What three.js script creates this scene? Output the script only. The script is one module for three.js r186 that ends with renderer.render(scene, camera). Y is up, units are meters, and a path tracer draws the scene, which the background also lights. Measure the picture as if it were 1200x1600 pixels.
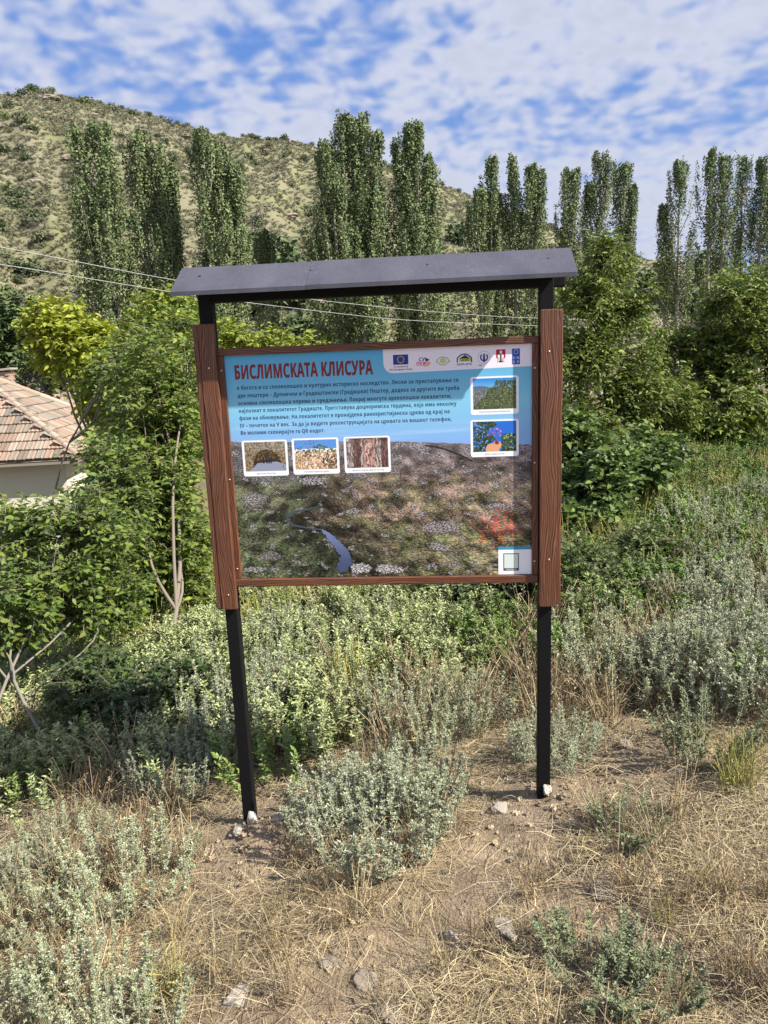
import * as THREE from 'three';
import { mergeGeometries } from 'three/addons/utils/BufferGeometryUtils.js';
import { RoundedBoxGeometry } from 'three/addons/geometries/RoundedBoxGeometry.js';
import { createNoise2D, createNoise3D, createNoise4D } from 'simplex-noise';

// ───────────────────────── camera, sky, sun, exposure ─────────────────────────
const scene = new THREE.Scene();
const EYE = 1.7, FOCAL = 1150;                                  // focal length in pixels of the 1200 x 1600 photograph
const camera = new THREE.PerspectiveCamera(2 * Math.atan(800 / FOCAL) * 180 / Math.PI, 0.75, 0.05, 3000);
camera.position.set(0, EYE, 0);
camera.rotation.set(THREE.MathUtils.degToRad(-11.8), 0, THREE.MathUtils.degToRad(-2.3), 'XYZ');
camera.updateMatrixWorld(true);
const SUN = new THREE.Vector3(2.8, 3.0, 1.25).normalize();
const EXPOSURE = 1.95, SUN_POWER = 5.0, AIR = 0.49;

function mulberry(a) { return () => { a = (a + 0x6d2b79f5) | 0; let t = Math.imul(a ^ (a >>> 15), 1 | a); t = (t + Math.imul(t ^ (t >>> 7), 61 | t)) ^ t; return ((t ^ (t >>> 14)) >>> 0) / 4294967296; }; }
const noise2 = createNoise2D(mulberry(11)), noise3 = createNoise3D(mulberry(12)), noise4 = createNoise4D(mulberry(13));
const smooth = (a, b, x) => { const t = Math.min(1, Math.max(0, (x - a) / (b - a))); return t * t * (3 - 2 * t); };
const mix = (a, b, t) => a + (b - a) * t;
const fbm2 = (x, y, n = 4) => { let s = 0, a = 0.5; for (let i = 0; i < n; i++, a *= 0.5, x = x * 2.03 + 17.1, y = y * 2.03 - 9.7) s += a * noise2(x, y); return s; };

function makeSky() {                                            // blue air with a broken layer of altocumulus
  const W = 2048, H = 1024, data = new Float32Array(W * H * 4);
  for (let j = 0; j < H; j++) {
    const el = ((j + 0.5) / H - 0.5) * Math.PI, y = Math.sin(el), c = Math.cos(el);
    for (let i = 0; i < W; i++) {
      const az = ((i + 0.5) / W - 0.5) * 2 * Math.PI, x = Math.cos(az) * c, z = Math.sin(az) * c;
      const k = Math.pow(1 - Math.max(0, y), 3.2);
      let r = mix(0.08, 0.40, k), g = mix(0.24, 0.58, k), b = mix(0.72, 0.92, k);
      if (y > 0.01) {
        const s = 1 / (y + 0.16), px = x * s + 3.1, pz = z * s + 1.3;
        const wx = px + 0.04 * fbm2(px * 2.6 + 5, pz * 2.6, 3), wz = pz + 0.04 * fbm2(px * 2.6, pz * 2.6 + 9, 3);
        const big = fbm2(wx * 0.9 + 2.4, wz * 0.9 + 7.7, 3), fine = fbm2(wx * 17, wz * 19, 4);
        const lump = noise2(wx * 5.6, wz * 6.4) * 0.6 + noise2(wx * 11 + 4, wz * 12.5) * 0.6 + noise2(wx * 24 + 4, wz * 27) * 0.25;
        const cover = 0.46 + 0.8 * big + 0.5 * lump + 0.22 * fine;
        const a = smooth(-0.32, 0.66, cover) * 0.9 * smooth(0.01, 0.06, y);
        const body = 1.0 - 0.08 * smooth(0.6, 1.2, cover) + 0.06 * fine;
        r = mix(r, 0.72 * body, a); g = mix(g, 0.75 * body, a); b = mix(b, 0.88 * body, a);
      }
      const o = (j * W + i) * 4;
      data[o] = r * AIR; data[o + 1] = g * AIR; data[o + 2] = b * AIR; data[o + 3] = 1;
    }
  }
  const t = new THREE.DataTexture(data, W, H, THREE.RGBAFormat, THREE.FloatType);
  t.mapping = THREE.EquirectangularReflectionMapping; t.magFilter = THREE.LinearFilter; t.minFilter = THREE.LinearFilter; t.needsUpdate = true;
  return t;
}
scene.background = scene.environment = makeSky();

const sun = new THREE.DirectionalLight(new THREE.Color(1, 0.93, 0.82), SUN_POWER);
sun.target.position.set(0, 0, -5); sun.position.copy(SUN).multiplyScalar(60).add(sun.target.position);
sun.castShadow = true; sun.shadow.mapSize.set(4096, 4096);
Object.assign(sun.shadow.camera, { left: -60, right: 60, top: 60, bottom: -60, near: 1, far: 260 });
scene.add(sun, sun.target);

// ───────────────────────── helpers ─────────────────────────
const V = (x, y, z) => new THREE.Vector3(x, y, z);
function ray(px, py) { return V((px - 600) / FOCAL, -(py - 800) / FOCAL, -1).applyQuaternion(camera.quaternion); }
function at(px, py, depth) { const d = ray(px, py); return d.multiplyScalar(depth / -d.z).add(camera.position); }
const BOARD = { th: 5 * Math.PI / 180, o: V(0, 0, -2.45) };
BOARD.u = V(Math.cos(BOARD.th), 0, Math.sin(BOARD.th)); BOARD.n = V(-Math.sin(BOARD.th), 0, Math.cos(BOARD.th));

const FEET = [[-0.567, -0.06], [0.544, 0.07]].map(([u, y]) => ({ p: BOARD.o.clone().addScaledVector(BOARD.u, u).addScaledVector(BOARD.n, -0.043), y }));
function groundAt(x, z, fine = true) {
  const d = -z;
  let y = 0.30 * Math.tanh(x / 2.6);
  y -= 3.4 * smooth(6.5, 17, d) * smooth(2.5, -5, x);
  y += 0.022 * Math.min(14, Math.max(0, d - 4)) * smooth(0.5, 4, x);
  y -= 0.5 * smooth(-1.2, -4, x) * smooth(8, 2, d);
  y = mix(y, -3.2, smooth(17, 44, d));
  y += 0.03 * fbm2(x * 0.6, z * 0.6, 3) * smooth(60, 20, Math.abs(d));
  if (fine && d > -2 && d < 9 && Math.abs(x) < 7) {
    y += 0.016 * fbm2(x * 4.3 + 3, z * 4.3, 4) + 0.008 * Math.max(0, noise2(x * 17, z * 17));
    for (const f of FEET) { const q = Math.hypot(x - f.p.x, z - f.p.z - 0.05); y += 0.05 * Math.exp(-q * q / 0.025) * (1 + 0.35 * noise2(x * 30, z * 30)); }
  }
  return y;
}
function onGround(px, py) {
  const d = ray(px, py).normalize(), p = camera.position.clone(); let t = 0.5;
  for (let i = 0; i < 3000; i++) { p.copy(camera.position).addScaledVector(d, t); const h = p.y - groundAt(p.x, p.z, false); if (h < 0.002) break; t += Math.max(0.004, h * 0.4); if (t > 90) break; }
  p.y = groundAt(p.x, p.z); return p;
}
const taken = {};
function numbered(name) { const n = taken[name] = (taken[name] ?? -1) + 1; return n ? `${name}_${String(n).padStart(3, '0')}` : name; }
function tag(o, label, category, group) { o.userData.label = label; o.userData.category = category; if (group) o.userData.group = group; return o; }
function thing(name, label, category, p = V(0, 0, 0), turn = 0, group) {
  const o = new THREE.Group(); o.name = numbered(name); o.position.copy(p); o.rotation.y = turn; scene.add(o);
  return tag(o, label, category, group);
}
function part(name, geometry, material, parent, kind) {
  const m = new THREE.Mesh(geometry, material); m.name = name; m.castShadow = m.receiveShadow = true;
  if (kind) m.userData.kind = kind;
  if (parent) parent.add(m); return m;
}
function structure(name, geometry, material) { const m = part(name, geometry, material, scene, 'structure'); return m; }
function copyOf(root, p, turn, s, label, group) {
  const r = root.clone(); r.name = numbered(root.userData.base); r.userData = { ...root.userData }; delete r.userData.base;
  r.position.copy(p); r.rotation.y = turn; r.scale.set(s[0], s[1], s[2] ?? s[0]); scene.add(r);
  tag(r, label, root.userData.category, group); return r;
}

// geometry collector: leaves, strips and tubes with per-piece colour
class Bag {
  constructor() { this.p = []; this.n = []; this.c = []; this.i = []; }
  v(a, n, c) { this.p.push(a.x, a.y, a.z); this.n.push(n.x, n.y, n.z); this.c.push(c[0], c[1], c[2]); return this.p.length / 3 - 1; }
  // a leaf folded along its midrib: base, two sides, tip
  leaf(p, dir, nor, len, wid, c, fold = 0.25, six = false) {
    const side = S1.crossVectors(dir, nor).normalize();
    const up = S2.crossVectors(side, dir).normalize();
    const nl = S3.copy(up).addScaledVector(side, -fold).normalize(), nr = S4.copy(up).addScaledVector(side, fold).normalize();
    if (!six) {
      const b = this.v(p, up, c), m = S5.copy(p).addScaledVector(dir, len * 0.45);
      const l = this.v(S6.copy(m).addScaledVector(side, wid * 0.5).addScaledVector(up, wid * fold * 0.5), nl, c);
      const r = this.v(S6.copy(m).addScaledVector(side, -wid * 0.5).addScaledVector(up, wid * fold * 0.5), nr, c);
      const t = this.v(S6.copy(p).addScaledVector(dir, len).addScaledVector(up, -len * 0.08), up, c);
      this.i.push(b, l, t, b, t, r);
    } else {
      const b = this.v(p, up, c), t = this.v(S6.copy(p).addScaledVector(dir, len).addScaledVector(up, -len * 0.14), up, c);
      const q = [];
      for (const [k, w] of [[0.28, 0.46], [0.66, 0.36]]) for (const s of [1, -1]) {
        S5.copy(p).addScaledVector(dir, len * k).addScaledVector(side, s * wid * w).addScaledVector(up, wid * fold * 0.5 - len * 0.05 * k);
        q.push(this.v(S5, s > 0 ? nl : nr, c));
      }
      this.i.push(b, q[0], q[2], b, q[2], t, b, q[3], q[1], b, t, q[3]);
    }
  }
  strip(pts, w0, w1, c, face) {                                 // a blade of grass
    let a = -1, b = -1;
    for (let k = 0; k < pts.length; k++) {
      const d = S1.subVectors(pts[Math.min(k + 1, pts.length - 1)], pts[Math.max(0, k - 1)]).normalize();
      const side = S2.crossVectors(d, face).normalize(), up = S3.crossVectors(side, d).normalize(), w = mix(w0, w1, k / (pts.length - 1)) / 2;
      const x = this.v(S4.copy(pts[k]).addScaledVector(side, w), up, c), y = this.v(S4.copy(pts[k]).addScaledVector(side, -w), up, c);
      if (k) this.i.push(a, x, b, b, x, y);
      a = x; b = y;
    }
  }
  tube(pts, radii, c, sides = 5) {
    let prev = null, ref = V(0.31, 0.2, 0.93);
    for (let k = 0; k < pts.length; k++) {
      const d = new THREE.Vector3().subVectors(pts[Math.min(k + 1, pts.length - 1)], pts[Math.max(0, k - 1)]).normalize();
      const s = new THREE.Vector3().crossVectors(d, ref).normalize(), u = new THREE.Vector3().crossVectors(s, d), ring = [];
      for (let q = 0; q < sides; q++) {
        const a = q / sides * 2 * Math.PI, n = S5.copy(s).multiplyScalar(Math.cos(a)).addScaledVector(u, Math.sin(a));
        ring.push(this.v(S6.copy(pts[k]).addScaledVector(n, radii[k]), n, c));
      }
      if (prev) for (let q = 0; q < sides; q++) { const e = (q + 1) % sides; this.i.push(prev[q], ring[q], prev[e], prev[e], ring[q], ring[e]); }
      prev = ring;
    }
  }
  get empty() { return !this.i.length; }
  build() {
    const g = new THREE.BufferGeometry();
    g.setAttribute('position', new THREE.Float32BufferAttribute(this.p, 3)); g.setAttribute('normal', new THREE.Float32BufferAttribute(this.n, 3));
    g.setAttribute('color', new THREE.Float32BufferAttribute(this.c, 3)); g.setIndex(this.i); return g;
  }
}
const S1 = V(), S2 = V(), S3 = V(), S4 = V(), S5 = V(), S6 = V();
const pick = (R, list, j = 0.18) => { const a = list[Math.floor(R() * list.length)], k = 1 + (R() - 0.5) * 2 * j; return [a[0] * k, a[1] * k, a[2] * k]; };
const dirRnd = (R) => { const z = R() * 2 - 1, a = R() * 2 * Math.PI, s = Math.sqrt(1 - z * z); return V(s * Math.cos(a), z, s * Math.sin(a)); };

function texture(w, h, fn, srgb = true) {
  const d = new Uint8Array(w * h * 4);
  for (let j = 0; j < h; j++) for (let i = 0; i < w; i++) { const c = fn(i / w, j / h, i, j), o = (j * w + i) * 4; d[o] = Math.max(0, Math.min(255, c[0])); d[o + 1] = Math.max(0, Math.min(255, c[1])); d[o + 2] = Math.max(0, Math.min(255, c[2])); d[o + 3] = 255; }
  const t = new THREE.DataTexture(d, w, h); t.wrapS = t.wrapT = THREE.RepeatWrapping; t.magFilter = THREE.LinearFilter; t.minFilter = THREE.LinearMipmapLinearFilter; t.generateMipmaps = true;
  if (srgb) t.colorSpace = THREE.SRGBColorSpace; t.needsUpdate = true; return t;
}
// noise that repeats over the unit square
const tile2 = (u, v, f, n = 4, seed = 0) => { const a = u * 2 * Math.PI, b = v * 2 * Math.PI, ca = Math.cos(a), sa = Math.sin(a), cb = Math.cos(b), sb = Math.sin(b); let s = 0, w = 0.5, q = f / (2 * Math.PI); for (let i = 0; i < n; i++, w *= 0.5, q *= 2) s += w * noise4(ca * q + seed, sa * q + seed * 1.7, cb * q - seed, sb * q + seed * 0.6); return s; };

// ───────────────────────── materials ─────────────────────────
const M = {};
const leafMat = (name, t = 0.38, rough = 0.62) => Object.assign(new THREE.MeshPhysicalMaterial({ color: 0xffffff, vertexColors: true, roughness: rough, transmission: t, thickness: 0, side: THREE.DoubleSide, specularIntensity: 0.5 }), { name });
M.leaf = leafMat('leaf', 0.5);
M.greyLeaf = Object.assign(new THREE.MeshStandardMaterial({ vertexColors: true, roughness: 0.9, side: THREE.DoubleSide }), { name: 'grey_leaf' });
M.farLeaf = Object.assign(new THREE.MeshStandardMaterial({ vertexColors: true, roughness: 0.75, side: THREE.DoubleSide }), { name: 'far_leaf' });
M.straw = Object.assign(new THREE.MeshStandardMaterial({ vertexColors: true, roughness: 0.85, side: THREE.DoubleSide }), { name: 'straw' });
M.bark = new THREE.MeshStandardMaterial({ vertexColors: true, roughness: 0.92 });
{
  const soil = texture(1024, 1024, (u, v) => {
    const a = tile2(u, v, 9, 5), b = tile2(u, v, 60, 3, 4), g = tile2(u, v, 190, 2, 8), k = 0.5 + 0.55 * a + 0.35 * b + 0.35 * g;
    return [mix(88, 168, k), mix(78, 150, k), mix(63, 124, k)];
  });
  const bump = texture(1024, 1024, (u, v) => { const k = 128 + 120 * (0.5 * tile2(u, v, 40, 4, 2) + 0.6 * tile2(u, v, 150, 3, 5)); return [k, k, k]; }, false);
  M.soil = new THREE.MeshStandardMaterial({ map: soil, bumpMap: bump, bumpScale: 0.014, roughness: 0.97, vertexColors: true });
  const hill = texture(1024, 1024, (u, v) => {
    const a = tile2(u, v, 14, 4, 1), b = tile2(u, v, 70, 3, 6), g = tile2(u, v, 230, 2, 3);
    const k = 0.5 + 0.4 * a + 0.45 * b + 0.5 * g, q = smooth(0.05, 0.4, b + 0.5 * a);
    return [mix(mix(98, 138, k), 94, q * 0.5), mix(mix(98, 134, k), 98, q * 0.45), mix(mix(76, 108, k), 72, q * 0.5)];
  });
  M.hill = new THREE.MeshStandardMaterial({ map: hill, roughness: 1, vertexColors: true });
  const wood = texture(512, 1024, (u, v) => {
    const wob = 0.05 * Math.sin(v * 6.283 * 2 + 1) + 0.05 * tile2(u, v, 5, 2, 3), grain = tile2(u + wob, v * 0.06, 46, 3, 2), ring = Math.sin((u + wob + 0.04 * tile2(u, v, 3, 2, 9)) * 6.283 * 22);
    const fibre = tile2(u, v * 0.1, 160, 2, 5);
    let k = 0.5 + 0.55 * grain + 0.2 * ring + 0.35 * fibre;
    { const knot = smooth(0.62, 0.8, tile2(u, v * 0.8, 7, 2, 12)); k = mix(k, 0.08, knot * 0.8); const worn = smooth(0.15, 0.6, tile2(u, v, 4, 3, 15)); return [mix(42, 150, k) + 12 * worn, mix(24, 94, k) + 10 * worn, mix(17, 63, k) + 8 * worn]; }
  });
  wood.wrapS = wood.wrapT = THREE.MirroredRepeatWrapping;
  M.wood = new THREE.MeshStandardMaterial({ map: wood, bumpMap: wood, bumpScale: 0.0015, roughness: 0.55 });
  M.woodRail = M.wood.clone();
}
M.blackPaint = new THREE.MeshPhysicalMaterial({ color: new THREE.Color().setRGB(0.007, 0.007, 0.008), roughness: 0.6, specularIntensity: 0.3 });
M.roofPaint = new THREE.MeshPhysicalMaterial({ color: new THREE.Color().setRGB(0.075, 0.075, 0.095), roughness: 0.5, metalness: 0.0, specularIntensity: 1, bumpMap: texture(256, 256, (u, v) => { const k = 128 + 90 * tile2(u, v, 60, 3, 4); return [k, k, k]; }, false), bumpScale: 0.0006 });
{ const dust = texture(512, 512, (u, v) => { const k = 74 + 16 * tile2(u, v, 5, 4, 3) + (tile2(u, v, 120, 2, 9) > 0.42 ? 34 : 0) + 10 * tile2(u, v, 90, 2, 5); return [k, k, k + 10]; }); M.roofPaint.map = dust; M.roofPaint.color.setRGB(1, 1, 1); M.roofPaint.roughnessMap = texture(256, 256, (u, v) => { const k = 190 + 60 * tile2(u, v, 8, 4, 6); return [k, k, k]; }, false); M.roofPaint.roughness = 0.66; }
M.screw = new THREE.MeshStandardMaterial({ color: 0xc9c6bd, metalness: 0.9, roughness: 0.35 });
M.stone = new THREE.MeshStandardMaterial({ color: new THREE.Color().setRGB(0.33, 0.295, 0.245), roughness: 0.95, bumpMap: texture(256, 256, (u, v) => { const k = 128 + 110 * tile2(u, v, 24, 4, 7); return [k, k, k]; }, false), bumpScale: 0.004 });
M.stoneDark = M.stone.clone(); M.stoneDark.color.setRGB(0.24, 0.2, 0.155);
M.stoneWhite = M.stone.clone(); M.stoneWhite.color.setRGB(0.5, 0.47, 0.42);
M.wire = new THREE.MeshStandardMaterial({ color: new THREE.Color().setRGB(0.42, 0.42, 0.43), roughness: 0.6 });

// ───────────────────────── terrain ─────────────────────────
{
  const nx = 300, nz = 330, gx = (t) => { const s = t * 2 - 1; return Math.sinh(s * 6.2) / Math.sinh(6.2) * 480 + 0.0 + s * 6; }, gz = (t) => { const s = t * 2 - 0.75; return -2.2 - (Math.sinh(s * 5.2) / Math.sinh(6.5) * 560 + s * 6.5); };
  const pos = [], uv = [], col = [], idx = [];
  for (let j = 0; j <= nz; j++) for (let i = 0; i <= nx; i++) {
    const x = gx(i / nx), z = gz(j / nz), d = -z; pos.push(x, groundAt(x, z), z); uv.push(x / 1.3, z / 1.3);
    const bare = smooth(3.6, 2.6, d + 0.5 * fbm2(x * 1.3, z * 1.3, 3)), m = 1 + 0.35 * fbm2(x * 0.9, z * 0.9, 4);
    col.push(mix(0.62, 1.0, bare) * m, mix(0.68, 0.97, bare) * m, mix(0.5, 0.95, bare) * m);
  }
  for (let j = 0; j < nz; j++) for (let i = 0; i < nx; i++) { const a = j * (nx + 1) + i, b = a + 1, c = a + nx + 1, e = c + 1; idx.push(a, b, c, b, e, c); }
  const g = new THREE.BufferGeometry(); g.setAttribute('position', new THREE.Float32BufferAttribute(pos, 3)); g.setAttribute('uv', new THREE.Float32BufferAttribute(uv, 2)); g.setAttribute('color', new THREE.Float32BufferAttribute(col, 3)); g.setIndex(idx); g.computeVertexNormals();
  structure('ground', g, M.soil);
}
// the hillside behind the poplars; its skyline is read from the photograph, its distance (about 300 m) from the size of the shrubs on it
const SKYLINE = [[-700, 330], [-400, 200], [-150, 150], [0, 145], [60, 142], [160, 160], [250, 186], [330, 209], [390, 211], [480, 225], [560, 243], [690, 288], [740, 310], [850, 352], [880, 374], [1010, 410], [1060, 424], [1200, 436], [1500, 420], [1900, 430]]
  .map(([x, y]) => { const d = ray(x, y), h = Math.hypot(d.x, d.z); return [Math.atan2(d.x, -d.z), d.y / h]; });
function skyTan(az) {
  let k = 0; while (k < SKYLINE.length - 2 && SKYLINE[k + 1][0] < az) k++;
  const [a0, t0] = SKYLINE[k], [a1, t1] = SKYLINE[k + 1], t = Math.min(1, Math.max(0, (az - a0) / (a1 - a0))); return mix(t0, t1, t * t * (3 - 2 * t) * 0.4 + t * 0.6);
}
const hillNear = 92, ridgeAt = (az) => 300 + 60 * Math.sin(az * 3 + 1) + 90 * smooth(-0.05, 0.4, az);
function hillY(az, r) {
  const R = ridgeAt(az), top = EYE + skyTan(az) * R + 3.2, t = (r - hillNear) / (R - hillNear);
  let y = t <= 1 ? mix(-3.4, top, Math.pow(Math.max(0, t), 1.12)) : top - (t - 1) * (t - 1) * 60 - (t - 1) * 8;
  const x = Math.sin(az) * r, z = -Math.cos(az) * r, a = smooth(0, 0.3, t) * (1 - 0.75 * smooth(0.75, 1, t));
  y += a * (7 * fbm2(x * 0.012, z * 0.012, 4) + 4 * (1 - Math.abs(noise2(az * 9, r * 0.004))) - 2 + 1.2 * fbm2(x * 0.08, z * 0.08, 3));
  return y - 3.2 * smooth(0.85, 1, t) + 1.0 * smooth(0.8, 1, t) * noise2(az * 40, 2) - (t < 0.02 ? 1.5 : 0);
}
const hillPoint = (az, r) => V(Math.sin(az) * r, hillY(az, r), -Math.cos(az) * r);
{
  const na = 420, nr = 110, pos = [], uv = [], col = [], idx = [], A0 = -1.25, A1 = 1.25;
  for (let j = 0; j <= nr; j++) for (let i = 0; i <= na; i++) {
    const az = mix(A0, A1, i / na), t = j / nr * 1.35, r = mix(hillNear, ridgeAt(az), t), p = hillPoint(az, r);
    pos.push(p.x, p.y, p.z); uv.push((az * 260) / 34, (r * 1.15) / 34);
    const q = smooth(-0.1, 0.35, fbm2(p.x * 0.02 + 4, p.z * 0.02, 4) + 0.28 * smooth(-0.24, -0.1, az)), m = 1 + 0.3 * fbm2(p.x * 0.05, p.z * 0.05 + p.y * 0.06, 3);
    col.push(mix(0.98, 0.94, q) * m, mix(0.93, 0.97, q) * m, mix(0.97, 0.78, q) * m);
  }
  for (let j = 0; j < nr; j++) for (let i = 0; i < na; i++) { const a = j * (na + 1) + i, b = a + 1, c = a + na + 1, e = c + 1; idx.push(a, b, c, b, e, c); }
  const g = new THREE.BufferGeometry(); g.setAttribute('position', new THREE.Float32BufferAttribute(pos, 3)); g.setAttribute('uv', new THREE.Float32BufferAttribute(uv, 2)); g.setAttribute('color', new THREE.Float32BufferAttribute(col, 3)); g.setIndex(idx); g.computeVertexNormals();
  structure('hillside', g, M.hill);
}

// ───────────────────────── the printed panel ─────────────────────────
function paintPoster() {
  const W = 2048, H = 1554, cv = document.createElement('canvas'); cv.width = W; cv.height = H; const c = cv.getContext('2d'), R = mulberry(77);
  const rgb = (a) => `rgb(${a.map((x) => Math.max(0, Math.min(255, Math.round(x)))).join(',')})`;
  let g = c.createLinearGradient(0, 0, 0, 660); g.addColorStop(0, '#55a9d6'); g.addColorStop(0.55, '#84c9e8'); g.addColorStop(1, '#84aeea'); c.fillStyle = g; c.fillRect(0, 0, W, H);
  for (let i = 0; i < 30; i++) { c.globalAlpha = 0.05; c.fillStyle = '#ffffff'; c.beginPath(); c.ellipse(R() * W, 470 + R() * 160, 120 + R() * 260, 6 + R() * 12, -0.03, 0, 7); c.fill(); }
  c.globalAlpha = 1;
  const sky = [[0, 581], [92, 590], [404, 596], [756, 605], [1146, 617], [1490, 636], [1788, 658], [2048, 664]], skyY = (x) => { let k = 0; while (k < sky.length - 2 && sky[k + 1][0] < x) k++; return mix(sky[k][1], sky[k + 1][1], (x - sky[k][0]) / (sky[k + 1][0] - sky[k][0])) + 5 * fbm2(x * 0.01, 3, 3); };
  // slopes: dabs of scrub, larger towards the bottom of the print
  const zone = (x, y) => {
    const t = (y - skyY(x)) / (H - 600), n = fbm2(x * 0.0035, y * 0.006, 4), L = smooth(700, 200, x);
    const greyRock = [132, 128, 130], brown = [122, 110, 100], olive = [106, 104, 84], green = [92, 98, 72], mauve = [126, 116, 120];
    let k = t < 0.2 ? mix(0, 1, t / 0.2) : 1, base = [0, 1, 2].map((q) => mix(greyRock[q] * 0.82, mauve[q] * 0.85, 0.5 + n));
    const mid = [0, 1, 2].map((q) => mix(brown[q], olive[q], smooth(-0.15, 0.25, n + 0.3 * L))), low = [0, 1, 2].map((q) => mix(olive[q], green[q], smooth(-0.2, 0.3, n)));
    base = [0, 1, 2].map((q) => mix(base[q], mid[q], smooth(0.12, 0.36, t + 0.12 * n))); base = [0, 1, 2].map((q) => mix(base[q], low[q], smooth(0.45, 0.75, t + 0.15 * n + 0.1 * L)));
    return base;
  };
  // the printed photograph of the gorge, pixel by pixel: scrub canopies, crags, the river
  const img = c.getImageData(0, 0, W, H), D = img.data, hash = (i, j, k) => { let q = Math.imul(i, 374761393) + Math.imul(j, 668265263) + Math.imul(k, 974711); q = Math.imul(q ^ (q >>> 13), 1274126177); return ((q ^ (q >>> 16)) >>> 0) / 4294967296; };
  const crags = [[560, 870, 130, 34, 1.1], [140, 990, 120, 60, 0.9], [300, 830, 240, 50, 0.8], [1430, 1215, 160, 56, 0.95], [1400, 1355, 70, 28, 1.05], [1830, 1075, 150, 24, 1.0], [230, 1400, 95, 46, 0.85], [110, 1496, 100, 26, 1.1], [1500, 1480, 90, 22, 0.8], [60, 760, 120, 90, 0.75], [860, 840, 120, 40, 0.75], [860, 1500, 92, 44, 1.45], [1030, 1506, 80, 38, 1.35], [1120, 1514, 60, 30, 1.3]];
  const main = [[600, 1215, 4], [640, 1250, 18], [700, 1320, 27], [752, 1390, 34], [760, 1440, 40], [735, 1486, 42], [716, 1500, 20]], back = [[610, 1044, 4], [520, 1066, 8], [430, 1082, 9], [375, 1104, 12], [360, 1140, 13], [400, 1180, 10], [480, 1196, 7], [590, 1214, 6]];
  const inPath = (P, x, y) => { let best = 9; for (let k = 0; k < P.length - 1; k++) { const [x0, y0, w0] = P[k], [x1, y1, w1] = P[k + 1], dx = x1 - x0, dy = y1 - y0, t = Math.max(0, Math.min(1, ((x - x0) * dx + (y - y0) * dy) / (dx * dx + dy * dy))); best = Math.min(best, Math.hypot(x - x0 - dx * t, y - y0 - dy * t) / mix(w0, w1, t)); } return best; };
  for (let x = 0; x < W; x++) {
    const top = Math.ceil(skyY(x));
    for (let y = top; y < H; y++) {
      const o = (y * W + x) * 4, s = 2.4 + (y - 540) * 0.017, wob = 6 * noise2(x * 0.03, y * 0.03), X = (x - 1024) / s, Y = Math.log(s) / (0.017 * 0.62), i0 = Math.floor(X), j0 = Math.floor(Y);
      let best = 9, bi = 0, bj = 0, vx = 0, vy = 0;
      for (let dj = -1; dj <= 1; dj++) for (let di = -1; di <= 1; di++) { const i = i0 + di, j = j0 + dj, cx = i + hash(i, j, 1), cy = j + hash(i, j, 2), ax = X - cx, ay = Y - cy, d = ax * ax + ay * ay; if (d < best) { best = d; bi = i; bj = j; vx = ax; vy = ay; } }
      const d1 = Math.sqrt(best), rnd = hash(bi, bj, 3), fine = noise2(x * 0.16, y * 0.2) * 0.5 + noise2(x * 0.37, y * 0.41) * 0.4, z = zone(x, y);
      let shade = 0.7 + 0.5 * fbm2(x * 0.0045 + 3, y * 0.009, 4) + 0.5 * (0.62 - d1) + 0.22 * vx - 0.34 * vy + 0.3 * fine + 0.28 * (rnd - 0.5), col = [z[0] * 1.15, z[1] * 1.12, z[2] * 1.1];
      const fx = y > 1215 ? mix(600, 752, smooth(1215, 1480, y)) : y > 1130 ? mix(372, 600, smooth(1130, 1215, y)) : y > 1060 ? mix(560, 372, smooth(1060, 1130, y)) : 620, side = (x - fx) / (120 + (y - 600) * 0.5), near = Math.exp(-side * side * 1.6);
      const spur = fbm2((x + (x > fx ? -1 : 1) * y * 0.9) * 0.006, y * 0.0025, 3); shade *= 1 - 0.42 * near * smooth(720, 1000, y); shade += 0.36 * spur * smooth(640, 760, y) + 0.12;
      if (x < fx) col = [col[0] * 0.84, col[1] * 0.93, col[2] * 0.9]; else col = [col[0] * 0.99, col[1] * 0.98, col[2] * 0.98];
      if (rnd > 0.86) col = [col[0] * 1.1, col[1] * 1.04, col[2] * 0.98]; else if (rnd < 0.14) col = [col[0] * 0.85, col[1] * 0.92, col[2] * 0.9];
      let rock = smooth(0.22, 0.42, fbm2(x * 0.006 + 9, y * 0.011, 4) + 0.3 * smooth(760, 640, y)); 
      for (const [cx, cy, rx, ry, k] of crags) { const e = Math.hypot((x - cx) / rx, (y - cy) / ry) + 0.35 * fbm2(x * 0.02, y * 0.03, 3); if (e < 1) { const w = smooth(1, 0.7, e); rock = Math.max(rock, w * k); } }
      if (rock > 0) { const f = 0.62 + 0.5 * noise2(x * 0.05 + y * 0.03, y * 0.09) + 0.35 * noise2(x * 0.13, y * 0.19) + 0.2 * fine, w = Math.min(1, rock); shade = mix(shade, f + 0.25, w * 0.85); col = [mix(col[0], 138 * rock + 14, w * 0.8), mix(col[1], 134 * rock + 14, w * 0.8), mix(col[2], 140 * rock + 14, w * 0.8)]; }
      const red = Math.hypot((x - 1815) / 190, (y - 1225) / 150) + 0.9 * fbm2(x * 0.012, y * 0.016, 4); if (red < 0.8 && rnd > 0.35) { const w = smooth(0.85, 0.5, red); col = y > 1262 && rnd > 0.6 ? [mix(col[0], 190, w), mix(col[1], 110, w), mix(col[2], 58, w)] : [mix(col[0], 164, w), mix(col[1], 92, w), mix(col[2], 80, w)]; shade = Math.max(0.45, shade * 0.95); }
      const road = Math.abs(y - (650 + 120 * Math.pow(Math.max(0, x - 1330) / 330, 1.6))); if (x > 1330 && x < 1650 && road < 6) shade *= 0.5;
      shade = Math.max(0.2, (shade - 0.72) * 1.4 + 0.6); let rr = col[0] * shade, gg = col[1] * shade, bb = col[2] * shade;
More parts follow.
